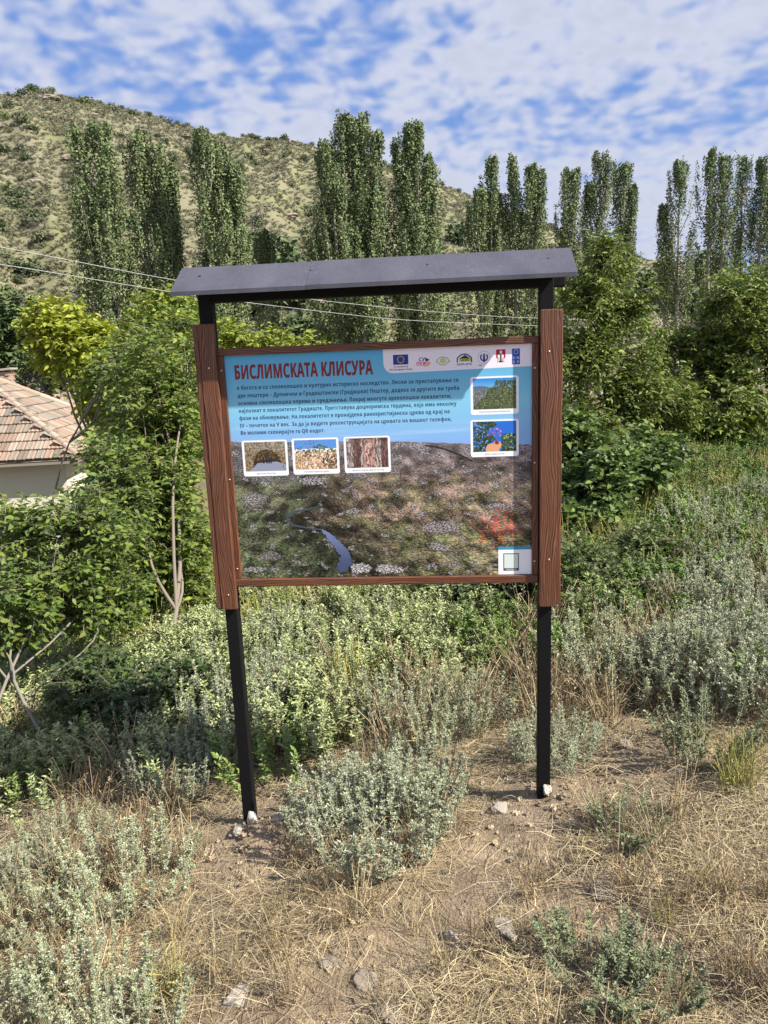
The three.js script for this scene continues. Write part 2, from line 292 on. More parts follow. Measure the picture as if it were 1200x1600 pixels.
      if (x > 320 && x < 900 && y > 1020) { const e = inPath(main, x + wob, y) + 0.25 * noise2(x * 0.04, y * 0.04), f = inPath(back, x + wob, y); if (e < 1.25) { rr *= 0.6; gg *= 0.62; bb *= 0.6; } if (e < 1) { const q = smooth(1220, 1500, y), v = 1 + 0.05 * fine; rr = mix(112, 66, q) * v; gg = mix(124, 80, q) * v; bb = mix(168, 112, q) * v; } else if (f < 0.8) { rr = 66; gg = 78; bb = 88; } }
      const hz = 0.16 * smooth(820, 600, y); D[o] = mix(rr, 150, hz); D[o + 1] = mix(gg, 150, hz); D[o + 2] = mix(bb, 166, hz);
    }
  }
  c.putImageData(img, 0, 0);
  // title and text
  c.fillStyle = '#7e2b2b'; c.textBaseline = 'alphabetic'; c.textAlign = 'left';
  const fit = (s, x, y, w, font, weight = 1) => { c.font = font; const k = w / c.measureText(s).width; c.save(); c.translate(x, y); c.scale(k, weight); c.fillText(s, 0, 0); c.restore(); };
  c.lineWidth = 4; c.strokeStyle = '#7e2b2b'; c.lineJoin = 'round';
  { c.font = 'bold 122px sans-serif'; const s = 'БИСЛИМСКАТА КЛИСУРА', k = 938 / c.measureText(s).width; c.save(); c.translate(66, 165); c.scale(k, 1.04); c.fillText(s, 0, 0); c.strokeText(s, 0, 0); c.restore(); }
  c.fillStyle = '#1d2f55'; c.strokeStyle = '#1d2f55'; c.lineWidth = 0.8;
  [['е богата и со спелеолошко и културно историско наследство. Лесни за пристапување се', 1492, 236], ['две пештери – Дупнички и Градиштански (Градишки) Пештер, додека за другите ви треба', 1496, 288], ['основна спелеолошка опрема и предзнаења. Покрај многуте археолошки локалитети,', 1444, 339], ['најпознат е локалитетот Градиште. Претставува доцноримска тврдина, која има неколку', 1474, 390], ['фази на обновување. На локалитетот е пронајдена ранохристијанска црква од крај на', 1430, 440], ['IV – почеток на V век. За да ја видите реконструкцијата на црквата на вашиот телефон,', 1442, 491], ['Ве молиме скенирајте го QR кодот.', 584, 540]].forEach(([s, w, y]) => fit(s, 77, y, w, 'bold 37px sans-serif'));
  // logo band
  c.fillStyle = '#e9e6f2'; c.beginPath(); c.moveTo(1076, 0); c.lineTo(2048, 0); c.lineTo(2048, 152); c.lineTo(1140, 164); c.quadraticCurveTo(1082, 160, 1076, 100); c.fill();
  c.fillStyle = '#2b3a8c'; c.fillRect(1141, 46, 100, 64); c.fillStyle = '#e8cf4a'; for (let k = 0; k < 12; k++) { const a = k / 12 * 6.283; c.beginPath(); c.arc(1191 + Math.cos(a) * 21, 78 + Math.sin(a) * 21, 3.4, 0, 7); c.fill(); }
  c.textAlign = 'center'; c.fillStyle = '#2b3354'; c.font = 'bold 15px sans-serif'; c.fillText('Co-funded by', 1191, 128); c.font = 'bold 16px sans-serif'; c.fillText('the European Union', 1191, 147);
  c.fillStyle = '#e7a7a0'; c.beginPath(); c.ellipse(1362, 112, 26, 16, -0.3, 0, 7); c.fill(); c.fillStyle = '#22346a'; c.font = 'bold 34px sans-serif'; c.fillText('СУ', 1330, 94); c.beginPath(); c.moveTo(1350, 70); c.lineTo(1382, 86); c.lineTo(1356, 98); c.fill(); c.fillStyle = '#b8324a'; c.font = 'bold 34px sans-serif'; c.fillText('ПЕР', 1324, 122);
  c.strokeStyle = '#9c9a62'; c.lineWidth = 5; c.beginPath(); c.arc(1468, 118, 46, Math.PI * 1.08, Math.PI * 1.92); c.stroke(); c.beginPath(); c.moveTo(1424, 96); c.lineTo(1452, 122); c.lineTo(1484, 122); c.lineTo(1512, 96); c.stroke(); c.fillStyle = '#c3c596'; c.beginPath(); c.ellipse(1468, 96, 22, 18, 0, 0, 7); c.fill();
  c.strokeStyle = '#27405e'; c.lineWidth = 8; c.beginPath(); c.moveTo(1562, 112); c.lineTo(1562, 84); c.quadraticCurveTo(1608, 34, 1654, 84); c.lineTo(1654, 112); c.stroke(); c.fillStyle = '#23355a'; c.beginPath(); c.moveTo(1570, 90); c.lineTo(1612, 64); c.lineTo(1648, 88); c.fill(); c.fillStyle = '#c9c23c'; c.fillRect(1574, 88, 76, 18); c.fillStyle = '#24364e'; c.font = 'bold 18px sans-serif'; c.fillText('АСИП', 1612, 104); c.fillText('АКИП АРТА', 1608, 130);
  c.strokeStyle = '#aab0c8'; c.lineWidth = 3; c.beginPath(); c.arc(1736, 86, 40, 0, 7); c.stroke(); c.strokeStyle = '#2f3f78'; c.lineWidth = 9; c.beginPath(); c.arc(1736, 84, 22, -0.9, Math.PI + 0.9); c.stroke(); c.fillStyle = '#2f3f78'; c.beginPath(); c.ellipse(1736, 88, 7, 30, 0, 0, 7); c.fill(); c.fillRect(1700, 132, 22, 5);
  c.fillStyle = '#f3eef0'; c.beginPath(); c.moveTo(1814, 38); c.lineTo(1874, 38); c.lineTo(1874, 110); c.quadraticCurveTo(1844, 160, 1814, 110); c.fill(); c.fillStyle = '#b3243a'; c.fillRect(1814, 38, 60, 34); c.fillRect(1814, 38, 11, 56); c.fillRect(1863, 38, 11, 56); c.fillStyle = '#f3eef0'; c.fillRect(1838, 46, 14, 20); c.fillStyle = '#2a2230'; c.fillRect(1839, 70, 10, 48); c.fillRect(1834, 112, 20, 9); c.strokeStyle = '#4a4a58'; c.lineWidth = 3; for (const x of [1824, 1832, 1856, 1864]) { c.beginPath(); c.moveTo(x, 90); c.lineTo(x, 122); c.stroke(); }
  c.fillStyle = '#2c4ea6'; c.fillRect(1916, 37, 51, 100); c.fillStyle = '#c4d2f2'; c.beginPath(); c.arc(1941, 58, 13, 0, 7); c.lineWidth = 3; c.strokeStyle = '#c4d2f2'; c.stroke(); c.font = 'bold 24px sans-serif'; c.fillText('U', 1929, 104); c.fillText('N', 1954, 104); c.fillText('D', 1929, 130); c.fillText('P', 1954, 130);
  // photographs with white borders
  const round = (x, y, w, h, r) => { c.beginPath(); c.roundRect(x, y, w, h, r); c.fill(); };
  const photo = (x, y, w, h, draw, cap) => {
    c.fillStyle = '#eef2f8'; round(x, y, w, h, 16); const ix = x + 16, iy = y + 12, iw = w - 32, ih = h - 46;
    c.save(); c.beginPath(); c.rect(ix, iy, iw, ih); c.clip(); draw(ix, iy, iw, ih); c.restore();
    c.fillStyle = '#5b6270'; c.textAlign = 'center'; c.font = '15px sans-serif'; c.fillText(cap, x + w / 2, y + h - 13);
  };
  const dabs = (ix, iy, iw, ih, n, col, s0, s1, test) => { for (let i = 0; i < n; i++) { const u = R(), v = R(); if (test && !test(u, v)) continue; const a = col(u, v), k = 0.55 + 0.85 * R(); c.fillStyle = rgb(a.map((q) => q * k)); c.beginPath(); c.ellipse(ix + u * iw, iy + v * ih, mix(s0, s1, R()), mix(s0, s1, R()) * 0.7, R() * 3, 0, 7); c.fill(); } };
  photo(1645, 208, 314, 248, (x, y, w, h) => {
    let q = c.createLinearGradient(0, y, 0, y + h * 0.5); q.addColorStop(0, '#2f86d8'); q.addColorStop(1, '#a8d2f2'); c.fillStyle = q; c.fillRect(x, y, w, h);
    c.fillStyle = '#5d6f86'; c.beginPath(); c.moveTo(x, y + h * 0.26); c.quadraticCurveTo(x + w * 0.2, y + h * 0.2, x + w * 0.4, y + h * 0.3); c.lineTo(x + w, y + h * 0.3); c.lineTo(x + w, y + h); c.lineTo(x, y + h); c.fill();
    dabs(x, y, w, h, 900, () => [134, 124, 92], 2, 6, (u, v) => v > 0.32 + 0.05 * Math.sin(u * 9)); dabs(x, y, w, h, 2600, () => [70, 84, 46], 2, 6, (u, v) => v > 0.85 - 0.95 * smooth(0.0, 0.75, u) + 0.07 * Math.sin(u * 30) && v > 0.08); dabs(x, y, w, h, 700, () => [128, 138, 96], 1, 3, (u, v) => v > 0.9 - 0.9 * u);
  }, 'Карши Бислимски Манастир');
  photo(1641, 490, 318, 248, (x, y, w, h) => {
    c.fillStyle = '#2a6fd0'; c.fillRect(x, y, w, h); dabs(x, y, w, h, 1900, () => [54, 70, 46], 3, 9, (u, v) => u < 0.42 + 0.1 * Math.sin(v * 14) || (u > 0.66 && v > 0.42)); dabs(x, y, w, h, 260, () => [90, 138, 220], 3, 8, (u, v) => u < 0.34); dabs(x, y, w, h, 420, () => [170, 110, 180], 3, 8, (u, v) => Math.hypot(u - 0.5, v - 0.38) < 0.17); dabs(x, y, w, h, 240, () => [130, 150, 96], 2, 6, (u, v) => u > 0.66 && v > 0.4);
    c.fillStyle = '#dfa37e'; c.beginPath(); c.ellipse(x + w * 0.45, y + h * 0.93, w * 0.16, h * 0.2, 0.3, 0, 7); c.fill(); c.beginPath(); c.ellipse(x + w * 0.56, y + h * 0.78, w * 0.09, h * 0.15, -0.4, 0, 7); c.fill(); c.fillStyle = '#8b3a30'; c.beginPath(); c.ellipse(x + w * 0.55, y + h * 0.7, w * 0.05, h * 0.07, 0, 0, 7); c.fill();
  }, 'Диви сливи на пат');
  photo(80, 580, 316, 248, (x, y, w, h) => {
    c.fillStyle = '#8d8272'; c.fillRect(x, y, w, h); dabs(x, y, w, h, 2200, (u, v) => (v < 0.3 ? [140, 132, 116] : [128, 112, 84]), 2, 8); c.fillStyle = '#3a2f26'; c.beginPath(); c.moveTo(x + w * 0.18, y + h); c.quadraticCurveTo(x + w * 0.2, y + h * 0.28, x + w * 0.52, y + h * 0.27); c.quadraticCurveTo(x + w * 0.88, y + h * 0.28, x + w * 0.92, y + h); c.fill();
    dabs(x, y, w, h, 700, () => [120, 96, 64], 2, 6, (u, v) => v < 0.62 && Math.hypot((u - 0.53) / 0.4, (v - 0.9) / 0.65) < 1); c.fillStyle = '#8f97ae'; c.beginPath(); c.moveTo(x + w * 0.1, y + h); c.lineTo(x + w * 0.3, y + h * 0.72); c.lineTo(x + w * 0.78, y + h * 0.68); c.lineTo(x + w, y + h * 0.8); c.lineTo(x + w, y + h); c.fill(); c.fillStyle = '#1f1f2e'; for (const u of [0.44, 0.52, 0.57, 0.62]) c.fillRect(x + u * w, y + h * 0.52, w * 0.03, h * 0.22);
    dabs(x, y, w, h, 260, () => [160, 150, 130], 2, 6, (u, v) => u < 0.15 || u > 0.9);
  }, 'Дупничка Пештера');
  photo(428, 576, 322, 248, (x, y, w, h) => {
    c.fillStyle = '#5b95dc'; c.fillRect(x, y, w, h * 0.3); dabs(x, y, w, h, 800, () => [82, 96, 58], 3, 8, (u, v) => v < 0.45 && v > 0.12 + 0.2 * Math.abs(Math.sin(u * 5))); dabs(x, y, w, h, 2200, () => [188, 150, 110], 2, 7, (u, v) => v > 0.42); dabs(x, y, w, h, 500, () => [70, 60, 56], 3, 8, (u, v) => (u > 0.66 && v > 0.48) || (u > 0.16 && u < 0.4 && v > 0.42 && v < 0.56)); dabs(x, y, w, h, 300, () => [128, 132, 74], 2, 6, (u, v) => v > 0.55 && u < 0.18); dabs(x, y, w, h, 260, () => [124, 100, 92], 3, 7, (u, v) => v < 0.42 && u > 0.28 && u < 0.5);
  }, 'Ранохристијанска црква');
  photo(785, 575, 316, 248, (x, y, w, h) => { c.fillStyle = '#4c3e40'; c.fillRect(x, y, w, h); for (let i = 0; i < 900; i++) { const u = R(), v = R(), k = 0.5 + 0.8 * R(), a = Math.abs(u - 0.55) < 0.14 ? [186, 150, 140] : (Math.sin(u * 19) > 0 ? [168, 156, 150] : [112, 84, 80]); c.fillStyle = rgb(a.map((q) => q * k)); c.fillRect(x + u * w, y + v * h, 3 + 7 * R(), 8 + 30 * R()); } c.strokeStyle = '#d8c4b4'; c.lineWidth = 5; c.beginPath(); c.arc(x + w * 0.56, y + h * 0.24, 12, 0, 7); c.stroke(); }, 'Црква во карпа, фрески на ѕид');
  // card in the corner (the code on it is left blank)
  c.fillStyle = '#3f8fb4'; c.fillRect(1818, 1362, 230, 24); c.fillStyle = '#eef1f7'; c.fillRect(1818, 1384, 230, 170); c.fillStyle = '#3a4652'; c.fillRect(1852, 1410, 106, 124); c.fillStyle = '#d5e3dd'; c.fillRect(1858, 1416, 94, 100); c.fillStyle = '#dfe4ea'; c.font = 'bold 11px sans-serif'; c.textAlign = 'center'; c.fillText('СКЕНИРАЈ МЕ', 1905, 1529);
  const t = new THREE.CanvasTexture(cv); t.colorSpace = THREE.SRGBColorSpace; t.anisotropy = 8; t.magFilter = THREE.LinearFilter; return t;
}

// ───────────────────────── the information board ─────────────────────────
function woodBox(w, h, d, along, seed) {
  const g = new RoundedBoxGeometry(w, h, d, 2, Math.min(0.003, w / 4, d / 4, h / 4)), p = g.attributes.position, n = g.attributes.normal, uv = g.attributes.uv;
  for (let i = 0; i < p.count; i++) {
    const a = [p.getX(i), p.getY(i), p.getZ(i)], m = [n.getX(i), n.getY(i), n.getZ(i)].map(Math.abs), l = a[along];
    const others = [0, 1, 2].filter((k) => k !== along), across = m[others[0]] > m[others[1]] ? a[others[1]] : a[others[0]];
    uv.setXY(i, across / 0.16 + seed * 0.37, l / 0.9 + seed * 0.21);
  }
  return g;
}
const board = thing('information_board', 'roofed information board with printed panel on two black posts', 'information board', BOARD.o, -BOARD.th);
{
  const box = (name, u0, u1, y0, y1, w0, w1, mat, parent = board, wood = -1, seed = 0) => {
    const g = wood >= 0 ? woodBox(u1 - u0, y1 - y0, w1 - w0, wood, seed) : new RoundedBoxGeometry(u1 - u0, y1 - y0, w1 - w0, 2, Math.min(0.004, (u1 - u0) / 4, (y1 - y0) / 4, (w1 - w0) / 4));
    const m = part(name, g, mat, parent); m.position.set((u0 + u1) / 2, (y0 + y1) / 2, (w0 + w1) / 2); return m;
  };
  const print = new THREE.MeshPhysicalMaterial({ map: paintPoster(), roughness: 0.42, specularIntensity: 0.55 });
  const backing = new THREE.MeshStandardMaterial({ color: 0xbfc3c6, roughness: 0.6 });
  const pg = new THREE.BoxGeometry(1.03, 0.783, 0.005), pm = [backing, backing, backing, backing, print, backing];
  { const uv = pg.attributes.uv; for (let i = 16; i < 20; i++) { const a = uv.getX(i), b = uv.getY(i); uv.setXY(i, 0.5 + (a - 0.5) * 1.03 / 1.024, 0.5 + (b - 0.5) * 0.783 / 0.777); } }
  const panel = part('printed_panel', pg, pm, board); panel.position.set(-0.011, 1.3435, -0.0325);
  box('post', -0.590, -0.545, -0.45, 1.975, -0.065, -0.0205, M.blackPaint);
  box('post', 0.521, 0.567, -0.35, 1.975, -0.065, -0.0205, M.blackPaint);
  box('front_plank', -0.593, -0.5385, 0.845, 1.833, -0.02, 0, M.wood, board, 1, 1);
  box('side_plank', -0.611, -0.5935, 0.848, 1.831, -0.068, -0.002, M.wood, board, 1, 2);
  box('front_plank', 0.5225, 0.579, 0.842, 1.831, -0.02, 0, M.wood, board, 1, 3.4);
  box('side_plank', 0.5795, 0.595, 0.845, 1.829, -0.068, -0.012, M.wood, board, 1, 5.1);
  // frame round the print
  box('frame_rail', -0.5445, 0.5205, 1.728, 1.752, -0.062, -0.0185, M.wood, board, 0, 6.2);
  box('frame_rail', -0.5445, 0.5205, 0.924, 0.951, -0.062, -0.0165, M.wood, board, 0, 7.7);
  box('frame_stile', -0.5445, -0.5195, 0.9515, 1.7275, -0.06, -0.020, M.wood, board, 1, 8.3);
  box('frame_stile', 0.499, 0.5205, 0.9515, 1.7275, -0.06, -0.020, M.wood, board, 1, 9.6);
  box('back_panel', -0.5185, 0.4985, 0.9515, 1.7275, -0.05, -0.0352, backing);
  // roof and the beam that carries it
  box('roof_beam', -0.56, 0.603, 1.9, 1.944, -0.0635, -0.0225, M.blackPaint);
  const prof = new THREE.Shape([[0.09, 1.930], [-0.045, 2.017], [-0.18, 1.930], [-0.18, 1.9265], [-0.045, 2.0128], [0.087, 1.9265], [0.087, 1.917], [0.09, 1.917]].map(([a, b]) => new THREE.Vector2(-a, b)));
  for (const [u0, u1, lift] of [[-0.641, -0.19, 0], [-0.206, 0.621, 0.0012]]) { const rg = new THREE.ExtrudeGeometry(prof, { depth: u1 - u0, bevelEnabled: false }); rg.rotateY(Math.PI / 2); rg.translate(u0, lift, lift ? 0.001 : 0); part('roof_sheet', rg, M.roofPaint, board); }
  const bolt = new THREE.CylinderGeometry(0.005, 0.0055, 0.004, 6); for (const u of [-0.565, -0.2, 0.17, 0.545]) { const b = part('roof_bolt', bolt, M.roofPaint, board); b.position.set(u, 1.9845, 0.0085); b.rotation.x = Math.atan2(0.135, 0.087) - Math.PI / 2 + Math.PI / 2 - 0.428; }
  for (const u of [-0.5675, 0.544]) { const rf = new THREE.Shape([[0.05, 1.949], [-0.045, 2.0095], [-0.14, 1.949]].map(([a, b]) => new THREE.Vector2(-a, b))), g = new THREE.ExtrudeGeometry(rf, { depth: 0.04, bevelEnabled: false }); g.rotateY(Math.PI / 2); g.translate(u - 0.02, 0, 0); part('gable_bracket', g, M.blackPaint, board); }
  const sg = new THREE.SphereGeometry(0.0035, 10, 6, 0, 6.3, 0, 1.57); sg.rotateX(Math.PI / 2);
  for (const [u, y, w] of [[-0.565, 1.69, 0], [-0.566, 0.9, 0], [-0.53, 1.68, -0.02], [-0.533, 1.31, -0.02], [-0.532, 0.99, -0.02], [0.553, 1.01, 0], [0.55, 1.70, 0], [0.508, 1.65, -0.02], [0.508, 1.34, -0.02], [0.508, 1.0, -0.02]]) { const s = part('screw', sg, M.screw, board); s.position.set(u, y, w); s.scale.z = 0.6; }
}

// ───────────────────────── foliage builders ─────────────────────────
const G_MID = [[0.145, 0.235, 0.036], [0.12, 0.20, 0.032], [0.195, 0.285, 0.05], [0.09, 0.16, 0.03]];
const G_YEL = [[0.31, 0.37, 0.038], [0.26, 0.32, 0.034], [0.38, 0.41, 0.046], [0.19, 0.25, 0.032]];
const G_DARK = [[0.065, 0.105, 0.03], [0.08, 0.125, 0.034], [0.05, 0.085, 0.026]];
const G_POP = [[0.145, 0.19, 0.07], [0.12, 0.17, 0.06], [0.175, 0.22, 0.095], [0.10, 0.145, 0.05]];
const G_SAGE = [[0.37, 0.40, 0.265], [0.31, 0.345, 0.215], [0.43, 0.45, 0.32], [0.24, 0.28, 0.155]];
const G_HERB = [[0.34, 0.385, 0.175], [0.29, 0.335, 0.145], [0.39, 0.42, 0.22], [0.235, 0.28, 0.11]];
const G_DRY = [[0.38, 0.305, 0.175], [0.29, 0.225, 0.125], [0.48, 0.40, 0.245], [0.20, 0.15, 0.085], [0.28, 0.24, 0.155]];
const BARK = [0.20, 0.17, 0.135], BARK_PALE = [0.34, 0.30, 0.25], BARK_DARK = [0.085, 0.065, 0.05];

function curve(a, b, R, wob, n = 6) { const pts = []; const o = dirRnd(R).multiplyScalar(wob * a.distanceTo(b)), q = dirRnd(R).multiplyScalar(wob * 0.4 * a.distanceTo(b)); for (let k = 0; k <= n; k++) { const t = k / n; pts.push(a.clone().lerp(b, t).addScaledVector(o, Math.sin(t * Math.PI)).addScaledVector(q, Math.sin(t * 6.28))); } return pts; }
// a tree or bush whose crown fills ellipsoidal lobes with leafy twigs. lobes: [centre, rx, ry, rz]
function leafyTree(name, label, category, base, lobes, o, group) {
  const R = mulberry(o.seed), root = thing(name, label, category, base, 0, group), wood = new Bag(), leaves = new Bag(), gap = o.gap ?? 0.0, gf = o.gapScale ?? 1.6;
  const L = lobes.map(([c, rx, ry, rz]) => ({ c: c.clone().sub(base), r: V(rx, ry, rz ?? rx) }));
  const total = L.reduce((s, l) => s + Math.pow(l.r.x * l.r.y * l.r.z, 0.75), 0), bark = o.bark ?? BARK;
  // trunk(s)
  const stems = o.stems ?? 1, tr = o.trunkR ?? 0.04, trunks = [];
  for (const [k, l] of L.entries()) {
    const own = k < stems, mother = own ? null : trunks[Math.floor(R() * trunks.length)], fork = own ? 0 : 2 + Math.floor(R() * 3), start = own ? V((R() - 0.5) * (o.apart ?? 0.12) * (stems - 1), -0.05, (R() - 0.5) * (o.apart ?? 0.12) * (stems - 1)) : mother[fork].clone();
    const end = l.c.clone().add(V(0, l.r.y * 0.35, 0)), pts = curve(start, end, R, o.wob ?? 0.09, 8), r0 = own ? tr : tr * (1 - 0.8 * fork / 8) * 0.8;
    if (own) trunks.push(pts);
    wood.tube(pts, pts.map((_, i) => r0 * (1 - 0.8 * i / 8)), bark, 7);
    for (let b = 0; b < (o.limbs ?? 7); b++) { const s = pts[4 + Math.floor(R() * 4)], d = dirRnd(R); d.y = Math.abs(d.y) * 0.7; const e = l.c.clone().add(V(d.x * l.r.x * 0.85, d.y * l.r.y * 0.85, d.z * l.r.z * 0.85)), q = curve(s, e, R, 0.12, 5); wood.tube(q, q.map((_, i) => tr * 0.34 * (1 - 0.8 * i / 5)), bark, 4); }
  }
  for (const l of L) {
    const n = Math.round(o.twigs * Math.pow(l.r.x * l.r.y * l.r.z, 0.75) / total);
    for (let k = 0, tries = 0; k < n && tries < n * 6; tries++) {
      const d = dirRnd(R), q = Math.pow(R(), o.shell ?? 0.42), p = V(l.c.x + d.x * l.r.x * q, l.c.y + d.y * l.r.y * q, l.c.z + d.z * l.r.z * q);
      if (noise3(p.x * gf + o.seed, p.y * gf * 1.1, p.z * gf) + 0.5 * noise3(p.x * gf * 2.7, p.y * gf * 2.7, p.z * gf * 2.7 + o.seed) < gap) continue;
      if (p.y + base.y < groundAt(p.x + base.x, p.z + base.z, false) + 0.05) { k++; continue; }
      k++;
      const len = o.twig * (0.6 + 0.8 * R()), t = d.clone().multiply(V(1, 0.5, 1)).multiplyScalar(0.8).add(dirRnd(R).multiplyScalar(0.7)).add(V(0, o.up ?? 0.1, 0)).normalize();
      const bend = V(0, -(o.droop ?? 0.25), 0), pts = [0, 0.5, 1].map((s) => p.clone().addScaledVector(t, len * (s - 0.35)).addScaledVector(bend, len * s * s * 0.6));
      if (o.twigWood !== false) wood.tube(pts, [len * 0.011, len * 0.008, len * 0.003], bark, 3);
      const side = V().crossVectors(t, V(0, 1, 0)).normalize(), tone = 1 + (R() - 0.5) * 0.3;
      for (let j = 0; j < o.leaves; j++) {
        const s = (j + 0.6) / o.leaves, a = s < 0.5 ? pts[0].clone().lerp(pts[1], s * 2) : pts[1].clone().lerp(pts[2], s * 2 - 1), sg = j % 2 ? 1 : -1;
        const dir = t.clone().multiplyScalar(0.55).addScaledVector(side, sg * 0.8).add(dirRnd(R).multiplyScalar(0.45)).add(V(0, -(o.droop ?? 0.25), 0)).normalize();
        const nor = V(0, 1, 0).addScaledVector(dirRnd(R), o.flutter ?? 0.75).normalize(), z = 0.65 + 0.7 * R(), col = pick(R, o.palette, 0.2).map((q) => q * tone);
        leaves.leaf(a, dir, nor, o.leaf * z, o.leaf * z * (o.aspect ?? 0.55), col, 0.25, o.six);
      }
    }
  }
  if (stems > 2) part('stems', wood.build(), M.bark, root, 'stuff'); else part('trunk', wood.build(), M.bark, root);
  part('crown', leaves.build(), o.mat ?? M.leaf, root, 'stuff'); return root;
}
// lobe from a pixel centre and pixel radii at a depth
const lobe = (px, py, depth, rx, ry, rz) => { const k = depth / FOCAL; return [at(px, py, depth), rx * k, ry * k, (rz ?? rx) * k]; };
const under = (px, py, depth) => { const p = at(px, py, depth); p.y = groundAt(p.x, p.z); return p; };

// Lombardy poplars: bundles of upright spires. spires: [dx px, top py, half width px]
function poplar(label, px, depth, spires, seed, o = {}) {
  const R = mulberry(seed), base = under(px, 560, depth), k = depth / FOCAL, root = thing('poplar_tree', label, 'tree', base, 0, 'poplars below the hillside'), wood = new Bag(), leaves = new Bag();
  for (const [sx, top, hw] of spires) {
    const tip = at(sx, top, depth).sub(base), H = tip.y, w = hw * k * 1.55, foot = V(tip.x * 0.35, 0, (R() - 0.5) * w), zz = (R() - 0.5) * w * 0.8;
    const line = (t) => V(mix(foot.x, tip.x, Math.pow(t, 0.6)), -0.3 + t * (H + 0.3), mix(foot.z, zz, t));
    wood.tube([0, 0.2, 0.4, 0.6, 0.8, 0.97].map(line), [0.3, 0.24, 0.19, 0.13, 0.08, 0.03].map((q) => q * (0.5 + w / 4)), BARK_PALE, 6);
    const prof = (t) => w * (0.6 + 0.75 * smooth(0, 0.45, t)) * Math.pow(Math.max(0, 1 - t), 0.78) * 1.3 + 0.05;
    // fastigiate branches
    const nb = Math.round(24 + w * 15);
    for (let b = 0; b < nb; b++) {
      const t0 = o.bare ? mix(o.bare, 0.93, R()) : mix(0.05, 0.95, Math.pow(R(), 0.85)), a = R() * 6.283, rad = prof(t0) * (0.35 + 0.65 * Math.sqrt(R())), rise = Math.min(mix(3, 6.5, R()), (1.0 - t0) * H * (0.86 + 0.2 * R())), s = line(t0);
      const e = s.clone().add(V(Math.cos(a) * rad, rise, Math.sin(a) * rad)), m = s.clone().lerp(e, 0.45).add(V(Math.cos(a) * rad * 0.3, 0, Math.sin(a) * rad * 0.3));
      if (b % 2 === 0) wood.tube([s, m, e], [0.06, 0.04, 0.012], BARK_PALE, 3);
      const cnt = Math.round((o.dens ?? 1) * (165 + 90 * R())), tone = 1 + (R() - 0.5) * 0.4;
      for (let j = 0; j < cnt; j++) {
        const q = Math.pow(R(), 0.8), c = q < 0.45 ? s.clone().lerp(m, q / 0.45) : m.clone().lerp(e, (q - 0.45) / 0.55), sp = 0.46 * (1.05 - q * 0.85) + 0.05;
        c.add(dirRnd(R).multiply(V(sp, sp * 1.7, sp)));
        const z = 0.09 + 0.12 * R(), dir = V(0, 0.6, 0).add(dirRnd(R)).normalize(), out = V(c.x - s.x + Math.cos(a) * 0.4, 0.35, c.z - s.z + Math.sin(a) * 0.4).normalize();
        leaves.leaf(c, dir, out.addScaledVector(dirRnd(R), 0.8), z * 1.15, z * 0.85, pick(R, G_POP, 0.22).map((v) => v * tone), 0.2);
      }
    }
  }
  part('trunk', wood.build(), M.bark, root); part('crown', leaves.build(), M.farLeaf, root, 'stuff'); return root;
}
poplar('leaning dark poplar with a tapering foot, in front of the bare hill', 175, 58, [[122, 203, 20], [148, 194, 24], [168, 225, 18], [156, 300, 28]], 101);
poplar('poplar split into two feathery spires, in front of the bare hill', 245, 60, [[214, 206, 20], [240, 226, 18], [264, 258, 16], [266, 340, 20]], 102);
poplar('dense single-crowned poplar in front of the green hill shoulder', 345, 58, [[318, 208, 22], [342, 224, 24], [366, 256, 18], [345, 300, 30]], 103);
poplar('small young poplar alone at the foot of the hill', 412, 66, [[412, 362, 14]], 104);
poplar('tallest and broadest poplar with many spires, above the sign roof', 545, 62, [[507, 225, 24], [536, 178, 26], [562, 176, 26], [590, 208, 18], [520, 290, 34], [572, 300, 34]], 105, { dens: 1.1 });
poplar('tall dense poplar with a pointed crown, beside the broadest poplar', 655, 62, [[624, 214, 20], [648, 195, 26], [672, 244, 20], [650, 310, 36]], 106, { dens: 1.1 });
poplar('double poplar with one short and one tall spire above the roof', 760, 72, [[768, 246, 14], [746, 300, 20], [780, 300, 12]], 107);
poplar('flat-topped poplar of two joined spires above the roof', 820, 72, [[800, 246, 15], [830, 262, 20], [846, 268, 8]], 108);
poplar('slim poplar standing against the sky beside the sign roof end', 888, 78, [[880, 263, 13], [898, 266, 12]], 109, { dens: 0.85 });
poplar('two-crowned poplar standing against the sky behind the sapling', 950, 78, [[937, 238, 20], [975, 256, 18], [920, 290, 14], [992, 290, 8]], 110);
poplar('thin poplar with a stunted side stem, against open sky', 1055, 80, [[1060, 255, 20], [1037, 322, 9]], 111, { dens: 0.8, bare: 0.25 });
poplar('thick poplar of twin spires, against open sky', 1118, 80, [[1108, 237, 20], [1132, 246, 18]], 112);
poplar('sparse poplar touching the twin-spired poplar', 1160, 82, [[1160, 246, 14]], 113, { dens: 0.85 });
poplar('poplar rising behind the drooping walnut-leaved tree', 1195, 80, [[1192, 248, 18], [1215, 262, 18]], 114);

